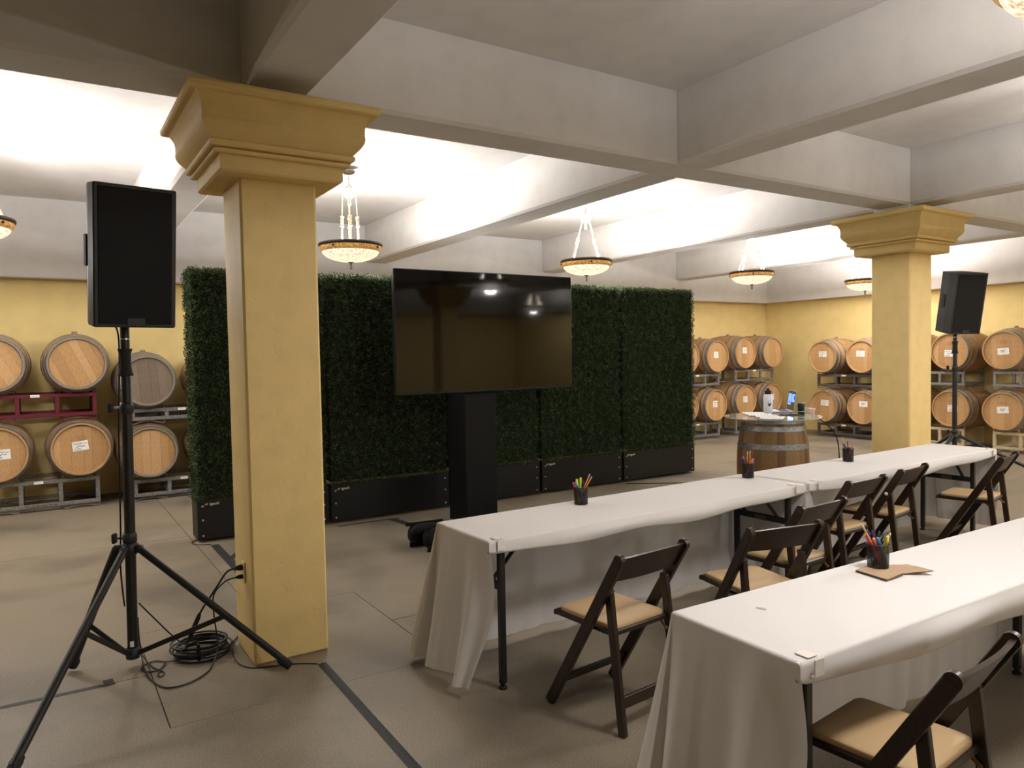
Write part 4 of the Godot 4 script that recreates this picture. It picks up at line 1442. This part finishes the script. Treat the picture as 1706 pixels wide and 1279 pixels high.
func cloth_clip(at: Vector3, turn: float, label: String) -> void:
	var t := thing("tablecloth_clip", label, "tablecloth clip", at, turn)
	var b := MB.new()
	b.box(Vector3(0, 0.0035, -0.020), Vector3(0.042, 0.003, 0.046), 0.001)
	part("upper_jaw", b, M.clip, t)
	b = MB.new()
	b.box(Vector3(0, -0.020, 0.0235), Vector3(0.042, 0.05, 0.004), 0.0012)
	part("face", b, M.clip, t)
	b = MB.new()
	b.box(Vector3(0, -0.046, 0.004), Vector3(0.042, 0.003, 0.04), 0.001, turned(8, 0, 0))
	part("lower_jaw", b, M.clip, t)

func tables() -> void:
	var r1 := deg_to_rad(1.1)
	folding_table(Vector3(2.94, 0, -3.213), r1, 2.40, 0.50, 0.085, 0.09, "black folding table under the left cloth of the far row")
	tablecloth(Vector3(2.94, 0, -3.213), r1, 2.40, 0.50, 3, "white tablecloth on the far row's left table, its end beside the television's foot", 0.05, 0.082, 0.014, Vector2.ZERO, 0.0, 0.10, 0.01)
	folding_table(Vector3(5.515, 0, -3.264), r1, 2.61, 0.50, 0.065, 0.27, "black folding table under the right cloth of the far row")
	tablecloth(Vector3(5.515, 0, -3.264), r1, 2.61, 0.50, 5, "white tablecloth on the far row's right table by the far column", 0.05, 0.085, 0.012, Vector2.ZERO, 0.12, 0.01, 0.08)
	folding_table(Vector3(2.957, 0, -1.492), -r1, 2.40, 0.48, 0.085, 0.17, "black folding table under the nearest cloth")
	tablecloth(Vector3(2.957, 0, -1.492), -r1, 2.40, 0.48, 8, "white tablecloth on the nearest table in the right foreground", 0.05, 0.115, 0.03, Vector2(-0.25, 0.10))
	cloth_clip(Vector3(1.79, TOP, -2.940), r1, "clear beige tablecloth clip at the far row's left front corner")
	cloth_clip(Vector3(4.06, TOP, -2.980), r1, "clear beige tablecloth clip left of the gap between the far row's tables")
	cloth_clip(Vector3(4.30, TOP, -2.986), r1, "clear beige tablecloth clip right of the gap between the far row's tables")
	cloth_clip(Vector3(6.77, TOP, -3.033), r1, "clear beige tablecloth clip at the far row's right end corner")
	cloth_clip(Vector3(1.80, TOP, -1.268), -r1, "clear beige tablecloth clip on the nearest table's front corner")

# ---------------------------------------------------------------- chairs
var chair0: Node3D

func make_chair() -> Node3D:
	var t := thing("folding_chair", "dark wooden folding chair", "chair")
	var W := 0.205
	for s in [-1.0, 1.0]:
		var b := MB.new()                         # long leg: front foot up to the top of the back
		var a := Vector3(s * W, 0.0, -0.235)
		var c := Vector3(s * W, 0.757, 0.224)
		var dir := (c - a).normalized()
		b.bar(a + dir * 0.004, c, 0.05, 0.025, Vector3(0, -dir.z, dir.y), 0.003)
		# rounded top end
		var poly := []
		for i in 13:
			var an := PI * i / 12.0
			poly.append(Vector2(0.025 * cos(an), 0.026 * sin(an)))
		var sd := Vector3(0, -dir.z, dir.y)
		b.prism(poly, 0.024, c - Vector3(s, 0, 0) * 0.012 if s > 0 else c + Vector3(0.012, 0, 0) * -1.0, Basis(sd, dir, sd.cross(dir)) if sd.cross(dir).x > 0 else Basis(-sd, dir, (-sd).cross(dir)))
		part("front_leg", b, M.walnut, t)
		b = MB.new()                              # short rear leg, hinged on the long one
		var f := Vector3(s * (W - 0.028), 0.0, 0.205)
		var p := Vector3(s * (W - 0.028), 0.60, 0.135)
		var d2 := (p - f).normalized()
		b.bar(f + d2 * 0.002, p, 0.038, 0.026, Vector3(0, -d2.z, d2.y), 0.003)
		poly = []
		for i in 11:
			var an := PI * i / 10.0
			poly.append(Vector2(0.019 * cos(an), 0.019 * sin(an)))
		var sd2 := Vector3(0, d2.z, -d2.y)
		b.prism(poly, 0.026, p - Vector3(0.013, 0, 0), Basis(sd2, d2, sd2.cross(d2)) if sd2.cross(d2).x > 0 else Basis(-sd2, d2, (-sd2).cross(d2)))
		part("rear_leg", b, M.walnut, t)
		b = MB.new()
		b.bar(Vector3(s * (W - 0.048), 0.428, 0.09), Vector3(s * (W - 0.048), 0.37, 0.163), 0.014, 0.003, Vector3.UP, 0.0008)
		b.tube([Vector3(s * (W - 0.055), 0.372, 0.16), Vector3(s * (W - 0.04), 0.372, 0.16)], 0.006, 8)
		part("hinge_strap", b, M.brass, t)
	var b := MB.new()
	var g := []
	# back slat: bowed board between the posts, with thickness
	var ring := []
	var y0 := 0.655; var y1 := 0.765
	var th := 0.018
	var sl := (0.224 + 0.235) / 0.757
	for j in 4:
		ring.append([])
	for i in 17:
		var x := lerpf(-W + 0.01, W - 0.01, i / 16.0)
		var q := 1.0 - pow(x / W, 2.0)
		var bow := 0.022 * q
		var zl := -0.235 + sl * y0 + bow
		var zh := -0.235 + sl * y1 + bow
		var arch := 0.008 * q
		ring[0].append(Vector3(x, y0, zl - th / 2)); ring[1].append(Vector3(x, y1 + arch, zh - th / 2))
		ring[2].append(Vector3(x, y1 + arch, zh + th / 2)); ring[3].append(Vector3(x, y0, zl + th / 2))
	for j in 4:
		b.grid([ring[j], ring[(j + 1) % 4]], false)
	part("back_slat", b, M.walnut, t)
	b = MB.new()
	b.box(Vector3(0, 0.421, -0.033), Vector3(0.352, 0.026, 0.375), 0.006)
	b.box(Vector3(0, 0.420, -0.222), Vector3(0.36, 0.024, 0.02), 0.006)
	part("seat_frame", b, M.walnut, t)
	b = MB.new()
	b.pillow(Vector3(0, 0.438, -0.033), Vector3(0.335, 0.042, 0.355), 0.42, 0.16, Basis(), 56, 16)
	part("cushion", b, M.vinyl, t)
	b = MB.new()
	b.box(Vector3(0, 0.135, -0.235 + sl * 0.135), Vector3(2 * W - 0.02, 0.045, 0.018), 0.003, turned(31, 0, 0))
	part("front_stretcher", b, M.walnut, t)
	b = MB.new()
	b.box(Vector3(0, 0.135, 0.19), Vector3(2 * (W - 0.035), 0.05, 0.018), 0.003, turned(-6, 0, 0))
	part("rear_stretcher", b, M.walnut, t)
	return t

func chairs() -> void:
	chair0 = make_chair()
	var list := [
		[2.162, -2.533, 5.1, "dark wooden folding chair with tan seat standing alone at the far table's left part"],
		[3.024, -2.459, -12.1, "dark wooden folding chair second from the left, turned slightly out of line"],
		[3.588, -2.69, 3.0, "dark wooden folding chair third from the left, behind the second one's back"],
		[4.475, -2.976, 2.0, "dark wooden folding chair just right of the gap between the far tables"],
		[5.138, -3.044, 7.3, "dark wooden folding chair with a pale round mark on its left post"],
		[6.232, -2.911, 10.3, "dark wooden folding chair at the far row's right end"],
		[2.122, -1.197, 5.5, "dark wooden folding chair in the near right corner at the nearest table"],
	]
	for i in list.size():
		var q: Array = list[i]
		var c: Node3D
		if i == 0: c = chair0
		else:
			c = chair0.duplicate()
			c.name = numbered("folding_chair")
			add_child(c)
		var a := deg_to_rad(q[2])
		c.transform = Transform3D(Basis(Vector3.UP, a), Vector3(q[0], 0, q[1]))
		c.set_meta("label", q[3])
		c.set_meta("group", "folding chairs at the tables")
		if i == 4:
			var b := MB.new()
			b.lathe([Vector2(0.0, 0.0), Vector2(0.013, 0.0), Vector2(0.013, 0.001), Vector2(0.0, 0.001)], 14, Vector3(-0.2172, 0.60, 0.13), Basis(Vector3.BACK, PI / 2))
			part("round_sticker", b, M.paper, c)

# ---------------------------------------------------------------- things on the tables
const SU := Vector3(0.842, 0, 0.539)
const SV := Vector3(0.539, 0, -0.842)

func pen(kind: String, cup: Vector3, a: Vector2, c: Vector2, length: float, col: Color, label: String) -> void:
	var p0 := cup + SU * a.x + SV * a.y + Vector3.UP * 0.008
	var p1 := cup + SU * c.x + SV * c.y + Vector3.UP * 0.104
	var y := (p1 - p0).normalized()
	var x := y.cross(Vector3(0.2, 0.1, 1)).normalized()
	var t := thing(kind, label, kind.replace("_", " "), p0)
	t.basis = Basis(x, y, x.cross(y))
	var m := mat(col, 0.4)
	var b := MB.new()
	if kind == "pencil":
		b.lathe([Vector2(0.0, 0.0), Vector2(0.0036, 0.014), Vector2(0.0037, 0.015), Vector2(0.0037, length - 0.022)], 6, Vector3.ZERO, Basis(), true)
		part("shaft", b, m, t)
		b = MB.new()
		b.lathe([Vector2(0.0037, length - 0.022), Vector2(0.004, length - 0.02), Vector2(0.0038, length - 0.01), Vector2(0.0037, length - 0.008)], 10)
		part("ferrule", b, M.steel, t)
		b = MB.new()
		b.lathe([Vector2(0.0036, length - 0.009), Vector2(0.0036, length - 0.002), Vector2(0.0028, length), Vector2(0.0, length)], 10)
		part("eraser", b, mat(srgb(226, 190, 180), 0.8), t)
	elif kind == "marker":
		b.lathe([Vector2(0.0, 0.0), Vector2(0.005, 0.0), Vector2(0.0058, 0.004), Vector2(0.0058, length - 0.045), Vector2(0.0056, length - 0.043)], 12)
		part("barrel", b, m, t)
		b = MB.new()
		b.lathe([Vector2(0.0056, length - 0.044), Vector2(0.0064, length - 0.043), Vector2(0.0062, length - 0.006), Vector2(0.0045, length), Vector2(0.0, length)], 12)
		part("cap", b, m, t)
	else:
		b.lathe([Vector2(0.0, 0.0), Vector2(0.0034, 0.0), Vector2(0.0036, 0.003), Vector2(0.0036, length - 0.03), Vector2(0.0034, length - 0.004), Vector2(0.0, length)], 10)
		part("barrel", b, m, t)
		b = MB.new()
		b.box(Vector3(0.0052, length - 0.02, 0), Vector3(0.0016, 0.036, 0.003), 0.0005)
		part("clip", b, m, t)

func pen_cup(at: Vector3, label: String) -> void:
	var t := thing("pen_cup", label, "pen cup", at)
	var b := MB.new()
	b.lathe([Vector2(0.0385, 0.003), Vector2(0.0415, 0.098)], 40, Vector3.ZERO, Basis(), false, 330.0)
	part("mesh_wall", b, M.mesh_cup, t)
	b = MB.new()
	b.lathe([Vector2(0.0, 0.0), Vector2(0.039, 0.0), Vector2(0.041, 0.003), Vector2(0.0395, 0.007), Vector2(0.037, 0.004), Vector2(0.0, 0.003)], 32)
	part("base", b, M.black_steel, t)
	b = MB.new()
	var ring := []
	for i in 33:
		var a := TAU * i / 32
		ring.append(Vector3(0.0418 * cos(a), 0.0985, 0.0418 * sin(a)))
	b.tube(ring, 0.0022, 6, false)
	part("rim_wire", b, M.black_steel, t)

func table_things() -> void:
	var H := TOP + 0.002
	var pink := srgb(214, 60, 96); var blue := srgb(40, 132, 186); var yel := srgb(232, 226, 70); var grn := srgb(36, 116, 52)
	var org := srgb(232, 148, 62); var coral := srgb(240, 110, 70); var navy := srgb(24, 30, 74); var blk := srgb(22, 22, 26); var pur := srgb(126, 84, 150)
	var c := Vector3(2.608, H, -3.353)
	pen_cup(c, "black mesh pen cup on the far row's left table, in front of the hedge")
	var w := " in the pen cup before the hedge"
	pen("marker", c, Vector2(0.018, -0.016), Vector2(-0.034, -0.005), 0.135, pink, "pink marker leaning left" + w)
	pen("marker", c, Vector2(0.026, -0.008), Vector2(-0.022, -0.008), 0.135, blue, "blue marker leaning left" + w)
	pen("marker", c, Vector2(-0.012, -0.02), Vector2(-0.019, 0.012), 0.14, yel, "left yellow marker" + w)
	pen("marker", c, Vector2(-0.004, -0.012), Vector2(-0.012, 0.02), 0.138, grn, "green marker between the yellow ones" + w)
	pen("marker", c, Vector2(-0.004, 0.014), Vector2(0.0, 0.022), 0.142, yel, "right yellow marker" + w)
	pen("pencil", c, Vector2(-0.022, 0.0), Vector2(0.024, 0.008), 0.18, org, "taller orange pencil leaning right" + w)
	pen("pencil", c, Vector2(-0.02, 0.014), Vector2(0.035, 0.006), 0.172, org, "lower orange pencil leaning right" + w)
	pen("pen", c, Vector2(0.01, 0.022), Vector2(0.018, 0.028), 0.125, navy, "navy pen low at the back right" + w)
	pen("pen", c, Vector2(0.016, 0.012), Vector2(0.012, 0.024), 0.13, blk, "black pen at the back" + w)
	c = Vector3(4.069, H, -3.361)
	pen_cup(c, "black mesh pen cup in front of the barrel table's left side")
	w = " in the pen cup before the barrel table"
	pen("marker", c, Vector2(-0.026, -0.018), Vector2(0.018, -0.018), 0.135, coral, "coral marker leaning right" + w)
	pen("marker", c, Vector2(0.004, 0.0), Vector2(-0.008, 0.004), 0.13, grn, "green marker upright" + w)
	pen("marker", c, Vector2(0.01, 0.012), Vector2(-0.018, 0.018), 0.14, pink, "pink marker leaning left" + w)
	pen("marker", c, Vector2(0.0, -0.024), Vector2(0.033, 0.004), 0.13, pur, "purple marker leaning right" + w)
	pen("marker", c, Vector2(0.024, -0.012), Vector2(0.026, -0.005), 0.105, blue, "short blue marker sunk" + w)
	pen("pencil", c, Vector2(0.004, 0.018), Vector2(0.005, 0.022), 0.165, org, "left upright orange pencil" + w)
	pen("pencil", c, Vector2(0.014, 0.016), Vector2(0.019, 0.02), 0.172, org, "right upright orange pencil" + w)
	pen("pen", c, Vector2(0.006, 0.006), Vector2(-0.034, 0.004), 0.14, navy, "outermost navy pen leaning left" + w)
	pen("pen", c, Vector2(0.008, 0.014), Vector2(-0.026, 0.015), 0.142, navy, "middle navy pen leaning left" + w)
	pen("pen", c, Vector2(0.014, 0.02), Vector2(-0.016, 0.03), 0.145, navy, "innermost navy pen leaning left" + w)
	c = Vector3(5.257, H, -3.378)
	pen_cup(c, "black mesh pen cup at the foot of the far column, farthest of the cups")
	w = " in the farthest pen cup"
	pen("pencil", c, Vector2(0.004, 0.01), Vector2(-0.018, 0.016), 0.18, org, "orange pencil standing tallest" + w)
	pen("pen", c, Vector2(0.012, -0.01), Vector2(-0.03, -0.004), 0.142, navy, "leftmost dark pen" + w)
	pen("pen", c, Vector2(0.02, -0.016), Vector2(-0.022, -0.012), 0.14, blk, "dark pen lying across the front" + w)
	pen("pen", c, Vector2(0.004, 0.0), Vector2(0.0, 0.004), 0.146, navy, "dark pen upright in the middle" + w)
	pen("pen", c, Vector2(0.012, 0.012), Vector2(0.008, 0.022), 0.145, blk, "dark pen at the back" + w)
	pen("marker", c, Vector2(-0.014, 0.002), Vector2(0.033, 0.008), 0.125, pink, "pink marker leaning right" + w)
	pen("marker", c, Vector2(-0.018, -0.012), Vector2(0.029, -0.006), 0.122, coral, "coral marker leaning right" + w)
	c = Vector3(2.746, H, -1.638)
	pen_cup(c, "black mesh pen cup beside the brown napkins on the nearest table")
	w = " in the cup beside the brown napkins"
	pen("pencil", c, Vector2(0.016, -0.022), Vector2(-0.03, -0.012), 0.185, org, "orange pencil leaning far left" + w)
	pen("marker", c, Vector2(0.004, -0.026), Vector2(-0.034, -0.004), 0.138, pink, "pink marker leaning left" + w)
	pen("marker", c, Vector2(0.022, -0.018), Vector2(-0.018, -0.018), 0.128, coral, "coral marker leaning left" + w)
	pen("marker", c, Vector2(0.03, -0.012), Vector2(-0.006, -0.024), 0.132, blue, "blue marker leaning left" + w)
	pen("marker", c, Vector2(0.012, -0.03), Vector2(0.0, -0.012), 0.085, grn, "green marker sunk low" + w)
	pen("marker", c, Vector2(0.02, 0.006), Vector2(0.032, -0.004), 0.125, yel, "yellow marker at the right" + w)
	pen("pencil", c, Vector2(-0.02, 0.016), Vector2(0.036, 0.012), 0.15, org, "orange pencil leaning right" + w)
	var nav := srgb(26, 40, 110)
	pen("pen", c, Vector2(0.014, 0.02), Vector2(-0.014, 0.028), 0.142, nav, "blue pen behind the markers, leaning left" + w)
	pen("pen", c, Vector2(0.006, 0.018), Vector2(-0.003, 0.03), 0.14, nav, "blue pen behind the markers, nearly upright" + w)
	pen("pen", c, Vector2(-0.014, 0.006), Vector2(0.012, 0.024), 0.142, blk, "black pen leaning right, its tip over the rim" + w)
	pen("pen", c, Vector2(-0.02, 0.0), Vector2(0.022, 0.018), 0.138, blk, "black pen leaning farthest right" + w)
	pen("pen", c, Vector2(0.0, 0.012), Vector2(0.005, 0.012), 0.13, blk, "black pen upright in the middle" + w)
	# brown paper napkins
	var nap := func(label: String, pts: Array, layers: int, lift: float) -> void:
		var t := thing("paper_napkin", label, "napkin", Vector3(0, H, 0))
		for k in layers:
			var b := MB.new()
			var poly := []
			var cx := Vector2.ZERO
			for p in pts: cx += p / pts.size()
			for p in pts: poly.append(cx + (p - cx) * (1.0 - 0.012 * (layers - 1 - k) * (1.0 if k % 2 == 0 else -0.6)))
			var g := []
			for i in 9:
				var row := []
				for j in 9:
					var q: Vector2 = poly[0].lerp(poly[1], j / 8.0).lerp(poly[3].lerp(poly[2], j / 8.0), i / 8.0)
					row.append(Vector3(q.x, 0.0012 + k * 0.0022 + lift * (i / 8.0) * (j / 8.0) + 0.0012 * sin(i * 0.9 + k) * sin(j * 0.7), q.y))
				g.append(row)
			b.grid(g, true)
			var low := []
			for row in g:
				var r2 := []
				for p in row: r2.append(p - Vector3(0, 0.0013, 0))
				low.append(r2)
			b.grid(low, false)
			part("layer", b, M.kraft, t)
	nap.call("folded brown paper napkin, the left one in front of the pen cup", [Vector2(2.636, -1.664), Vector2(2.80, -1.68), Vector2(2.737, -1.532), Vector2(2.617, -1.528)], 4, 0.0)
	nap.call("folded brown paper napkin, the right one with a lifted corner", [Vector2(2.785, -1.65), Vector2(2.885, -1.60), Vector2(2.835, -1.468), Vector2(2.752, -1.535)], 2, 0.014)
	var b := MB.new()
	var pc := []
	for q in [[0.0, 0.0], [0.0, 0.022], [0.004, 0.027], [0.008, 0.022], [0.008, -0.002], [0.004, -0.007], [-0.001, -0.005], [-0.0025, 0.0], [-0.0025, 0.024], [0.003, 0.030]]:
		pc.append(Vector3(q[0], 0.001, q[1]))
	b.tube(smooth(pc, 4), 0.0007, 5)
	single("paper_clip", b, M.steel, "small metal paper clip lying on the nearest tablecloth", "paper clip", Vector3(2.0, H, -1.615), 0.35)

# ---------------------------------------------------------------- barrel used as a table
func barrel_table() -> void:
	var at := Vector3(6.11, 0, -4.74)
	var t := thing("barrel_table", "old upright wine barrel with steel hoops and a round glass top", "barrel table", at)
	var R := func(y: float) -> float: return 0.345 - 0.056 * pow((y - 0.47) / 0.47, 2.0)
	var n := 28
	var vars := []
	for wv in [0.985, 1.015]:
		var b := MB.new()
		var g := []; var gi := []
		var hw: float = TAU / n * 0.5 * wv - 0.0012
		for i in 17:
			var y := 0.95 * i / 16.0
			var row := []
			for j in 5:
				var a := lerpf(hw, -hw, j / 4.0)
				var r: float = R.call(y) - (0.0015 if j == 0 or j == 4 else 0.0)
				row.append(Vector3(r * sin(a), y, r * cos(a)))
			g.append(row)
		b.grid(g, false)
		vars.append(b.done())
	for k in n:
		var o := part("stave", vars[k % 2], M.old_stave[(k * 7 + k / 3) % 4], t, Vector3.ZERO, Basis(Vector3.UP, TAU * k / n))
	var b := MB.new()
	b.lathe([Vector2(0.0, 0.01), Vector2(0.275, 0.01), Vector2(0.325, 0.3), Vector2(0.334, 0.47), Vector2(0.325, 0.64), Vector2(0.275, 0.93), Vector2(0.0, 0.93)], 32)
	part("dark_lining", b, M.head_gap, t)
	for q in [[0.912, 0.952], [0.838, 0.884], [0.664, 0.716], [0.234, 0.286], [0.066, 0.112], [0.0, 0.04]]:
		b = MB.new()
		b.lathe([Vector2(R.call(q[0]) - 0.001, q[0]), Vector2(R.call(q[0]) + 0.004, q[0]), Vector2(R.call(q[1]) + 0.004, q[1]), Vector2(R.call(q[1]) - 0.001, q[1])], 48, Vector3.ZERO, Basis(), true)
		part("hoop", b, M.old_hoop, t)
	b = MB.new()
	b.lathe([Vector2(0.0, 0.956), Vector2(0.46, 0.956), Vector2(0.465, 0.959), Vector2(0.465, 0.966), Vector2(0.46, 0.969), Vector2(0.0, 0.969)], 64, Vector3.ZERO, Basis(), true)
	part("glass_top", b, M.glass, t)
	var H := 0.970
	# bottle
	var o := thing("water_bottle", "white insulated water bottle with black lid on the barrel table", "bottle", Vector3(6.36, H, -4.99))
	b = MB.new()
	b.lathe([Vector2(0.0, 0.0), Vector2(0.042, 0.0), Vector2(0.0455, 0.004), Vector2(0.0455, 0.168), Vector2(0.042, 0.182), Vector2(0.031, 0.196), Vector2(0.029, 0.204), Vector2(0.0, 0.204)], 32)
	part("body", b, mat(srgb(226, 226, 230), 0.35), o)
	b = MB.new()
	b.lathe([Vector2(0.031, 0.196), Vector2(0.033, 0.2), Vector2(0.033, 0.228), Vector2(0.028, 0.234), Vector2(0.016, 0.236), Vector2(0.014, 0.256), Vector2(0.0, 0.258)], 24)
	b.box(Vector3(-0.035, 0.238, 0.02), Vector3(0.05, 0.010, 0.016), 0.003, turned(0, 30, 0))
	part("lid", b, M.rubber, o)
	b = MB.new()
	for q in [[0.0, 0.085, 0.013], [0.013, 0.098, 0.009], [-0.008, 0.106, 0.006]]:
		var ang := -0.25 + (q[0] as float) / 0.0456
		var dirv := Vector3(sin(ang), 0, cos(ang))
		b.lathe([Vector2(0.0, 0.001), Vector2(q[2], 0.0006), Vector2(q[2], -0.002)], 14, dirv * 0.0457 + Vector3.UP * q[1], Basis(Vector3.UP, ang) * Basis(Vector3.RIGHT, PI / 2))
	var arc := []
	for i in 9:
		var a2 := 0.6 + i * 0.28
		var ang := -0.25 + 0.022 * cos(a2) / 0.0456
		arc.append(Vector3(sin(ang) * 0.046, 0.105 + 0.024 * sin(a2), cos(ang) * 0.046))
	b.tube(arc, 0.0011, 5)
	part("emblem", b, M.ink, o, Vector3.ZERO, Basis(Vector3.UP, -0.35))
	# laptop: hinge at the origin, +z the way the screen faces
	o = thing("laptop", "open silver laptop with a blue lit screen on the barrel table", "laptop", Vector3(6.655, H, -4.94), atan2(-0.76, -0.65))
	b = MB.new()
	b.box(Vector3(0, 0.008, 0.108), Vector3(0.304, 0.013, 0.212), 0.004)
	part("base", b, mat(srgb(196, 197, 200), 0.35, 0.6), o)
	b = MB.new()
	b.box(Vector3(0, 0.0152, 0.075), Vector3(0.27, 0.0015, 0.1), 0.0005)
	part("keyboard", b, M.rubber, o)
	b = MB.new()
	b.box(Vector3(0, 0.0151, 0.17), Vector3(0.11, 0.001, 0.065), 0.0004)
	part("touchpad", b, mat(srgb(176, 177, 180), 0.35, 0.4), o)
	var lidb := turned(-8, 0, 0)
	b = MB.new()
	b.box(Vector3(0, 0.108, 0), Vector3(0.304, 0.21, 0.007), 0.003)
	var lid := part("lid", b, mat(srgb(196, 197, 200), 0.35, 0.6), o, Vector3(0, 0.012, -0.002), lidb)
	b = MB.new()
	b.box(Vector3(0, 0.108, 0.004), Vector3(0.296, 0.2, 0.001))
	part("display_glass", b, mat(srgb(22, 22, 30), 0.15), lid)
	var glow := mat(srgb(120, 160, 255), 0.3)
	glow.emission_enabled = true
	glow.emission = srgb(96, 150, 255)
	glow.emission_energy_multiplier = 1.1
	b = MB.new()
	b.box(Vector3(-0.07, 0.118, 0.005), Vector3(0.13, 0.12, 0.001))
	part("screen_window", b, glow, lid)
	b = MB.new()
	b.box(Vector3(0.075, 0.135, 0.005), Vector3(0.13, 0.085, 0.001))
	part("screen_window", b, glow, lid)
	b = MB.new()
	b.box(Vector3(-0.075, 0.09, 0.0057), Vector3(0.02, 0.03, 0.0006))
	b.box(Vector3(-0.03, 0.085, 0.0057), Vector3(0.014, 0.024, 0.0006))
	b.box(Vector3(0.12, 0.14, 0.0057), Vector3(0.03, 0.04, 0.0006))
	part("screen_picture", b, mat(srgb(30, 40, 110), 0.4), lid)
	var al := AreaLight3D.new()
	al.name = "screen_light"
	al.area_size = Vector2(0.26, 0.15)
	al.light_color = srgb(120, 165, 255)
	al.light_energy = 0.06
	al.shadow_enabled = true
	lid.add_child(al)
	al.position = Vector3(0, 0.115, 0.008)
	al.rotation.y = PI
	# drinks can
	o = thing("drinks_can", "dark green drinks can on the barrel table right of the laptop", "drinks can", Vector3(6.445, H, -4.655))
	b = MB.new()
	b.lathe([Vector2(0.0, 0.003), Vector2(0.022, 0.0), Vector2(0.026, 0.003), Vector2(0.0325, 0.012), Vector2(0.0325, 0.100), Vector2(0.028, 0.112)], 28)
	part("body", b, mat(srgb(24, 44, 36), 0.25, 0.5), o)
	b = MB.new()
	b.lathe([Vector2(0.027, 0.111), Vector2(0.0285, 0.113), Vector2(0.0275, 0.116), Vector2(0.025, 0.112), Vector2(0.0, 0.112)], 28)
	b.box(Vector3(0.004, 0.1135, 0), Vector3(0.02, 0.0015, 0.012), 0.0005)
	part("lid", b, M.steel, o)
	b = MB.new()
	b.lathe([Vector2(0.0327, 0.024), Vector2(0.0328, 0.025), Vector2(0.0328, 0.033), Vector2(0.0327, 0.034)], 28)
	part("pale_band", b, mat(srgb(150, 160, 150), 0.4), o)
	# two clear plastic cups
	for k in 2:
		var cl: String = ["clear plastic cup on the barrel table, the nearer one at its right edge", "clear plastic cup on the barrel table, just behind the first"][k]
		var cu := thing("plastic_cup", cl, "cup", [Vector3(6.50, H, -4.565), Vector3(6.535, H, -4.64)][k])
		b = MB.new()
		b.lathe([Vector2(0.0, 0.002), Vector2(0.022, 0.002), Vector2(0.031, 0.058), Vector2(0.0325, 0.059)], 24)
		part("wall", b, M.clear, cu)
		b = MB.new()
		b.lathe([Vector2(0.0315, 0.057), Vector2(0.0335, 0.058), Vector2(0.0335, 0.061), Vector2(0.0315, 0.062)], 24)
		part("rim", b, mat(srgb(232, 232, 228), 0.3), cu)
	# papers
	var sheets := [[5.93, -4.60, 0.55, "white paper sheet lying nearest on the barrel table's left edge"], [6.02, -4.74, 0.75, "white paper sheet second from the front on the barrel table"], [6.10, -4.88, 0.62, "white paper sheet third from the front on the barrel table"], [6.17, -5.01, 0.85, "white paper sheet farthest on the barrel table, beside the bottle"]]
	for k in 4:
		var sh: Array = sheets[k]
		b = MB.new()
		b.box(Vector3(0, 0.0, 0), Vector3(0.297, 0.0012, 0.21))
		var so := single("paper_sheet", b, M.paper, sh[3], "paper", Vector3(sh[0], H + 0.0012 + 0.0014 * k, sh[1]), sh[2])
		b = MB.new()
		for q in 6: b.box(Vector3(-0.01 * (q % 2), 0.0008, -0.08 + 0.03 * q), Vector3(0.22 - 0.03 * (q % 3), 0.0003, 0.004))
		part("print_lines", b, M.ink_soft, so)
	# charger and cable over the table's right edge
	b = MB.new()
	b.box(Vector3(0, 0.012, 0), Vector3(0.075, 0.022, 0.04), 0.006)
	single("power_adapter", b, M.rubber, "small black power adapter on the barrel table beside the can", "power adapter", Vector3(6.53, H, -4.73), 0.5)
	cable("computer_cable", "black cable falling in a wide bow from the barrel table's right edge to the floor", [V(6.30, H + 0.006, -4.68), V(6.38, H + 0.006, -4.58), V(6.50, H + 0.006, -4.69), V(6.56, H + 0.007, -4.74), V(6.66, 0.955, -4.72), V(6.86, 0.86, -4.68), V(7.0, 0.72, -4.64), V(7.03, 0.52, -4.62), V(6.98, 0.32, -4.6), V(6.85, 0.14, -4.58), V(6.66, 0.02, -4.55), V(6.4, 0.008, -4.4)], 0.0065)
	cable("computer_cable", "short black cable curled on the barrel table before the can", [V(6.22, H + 0.006, -4.74), V(6.25, H + 0.005, -4.66), V(6.32, H + 0.005, -4.60), V(6.39, H + 0.005, -4.60), V(6.40, H + 0.005, -4.66)], 0.005)
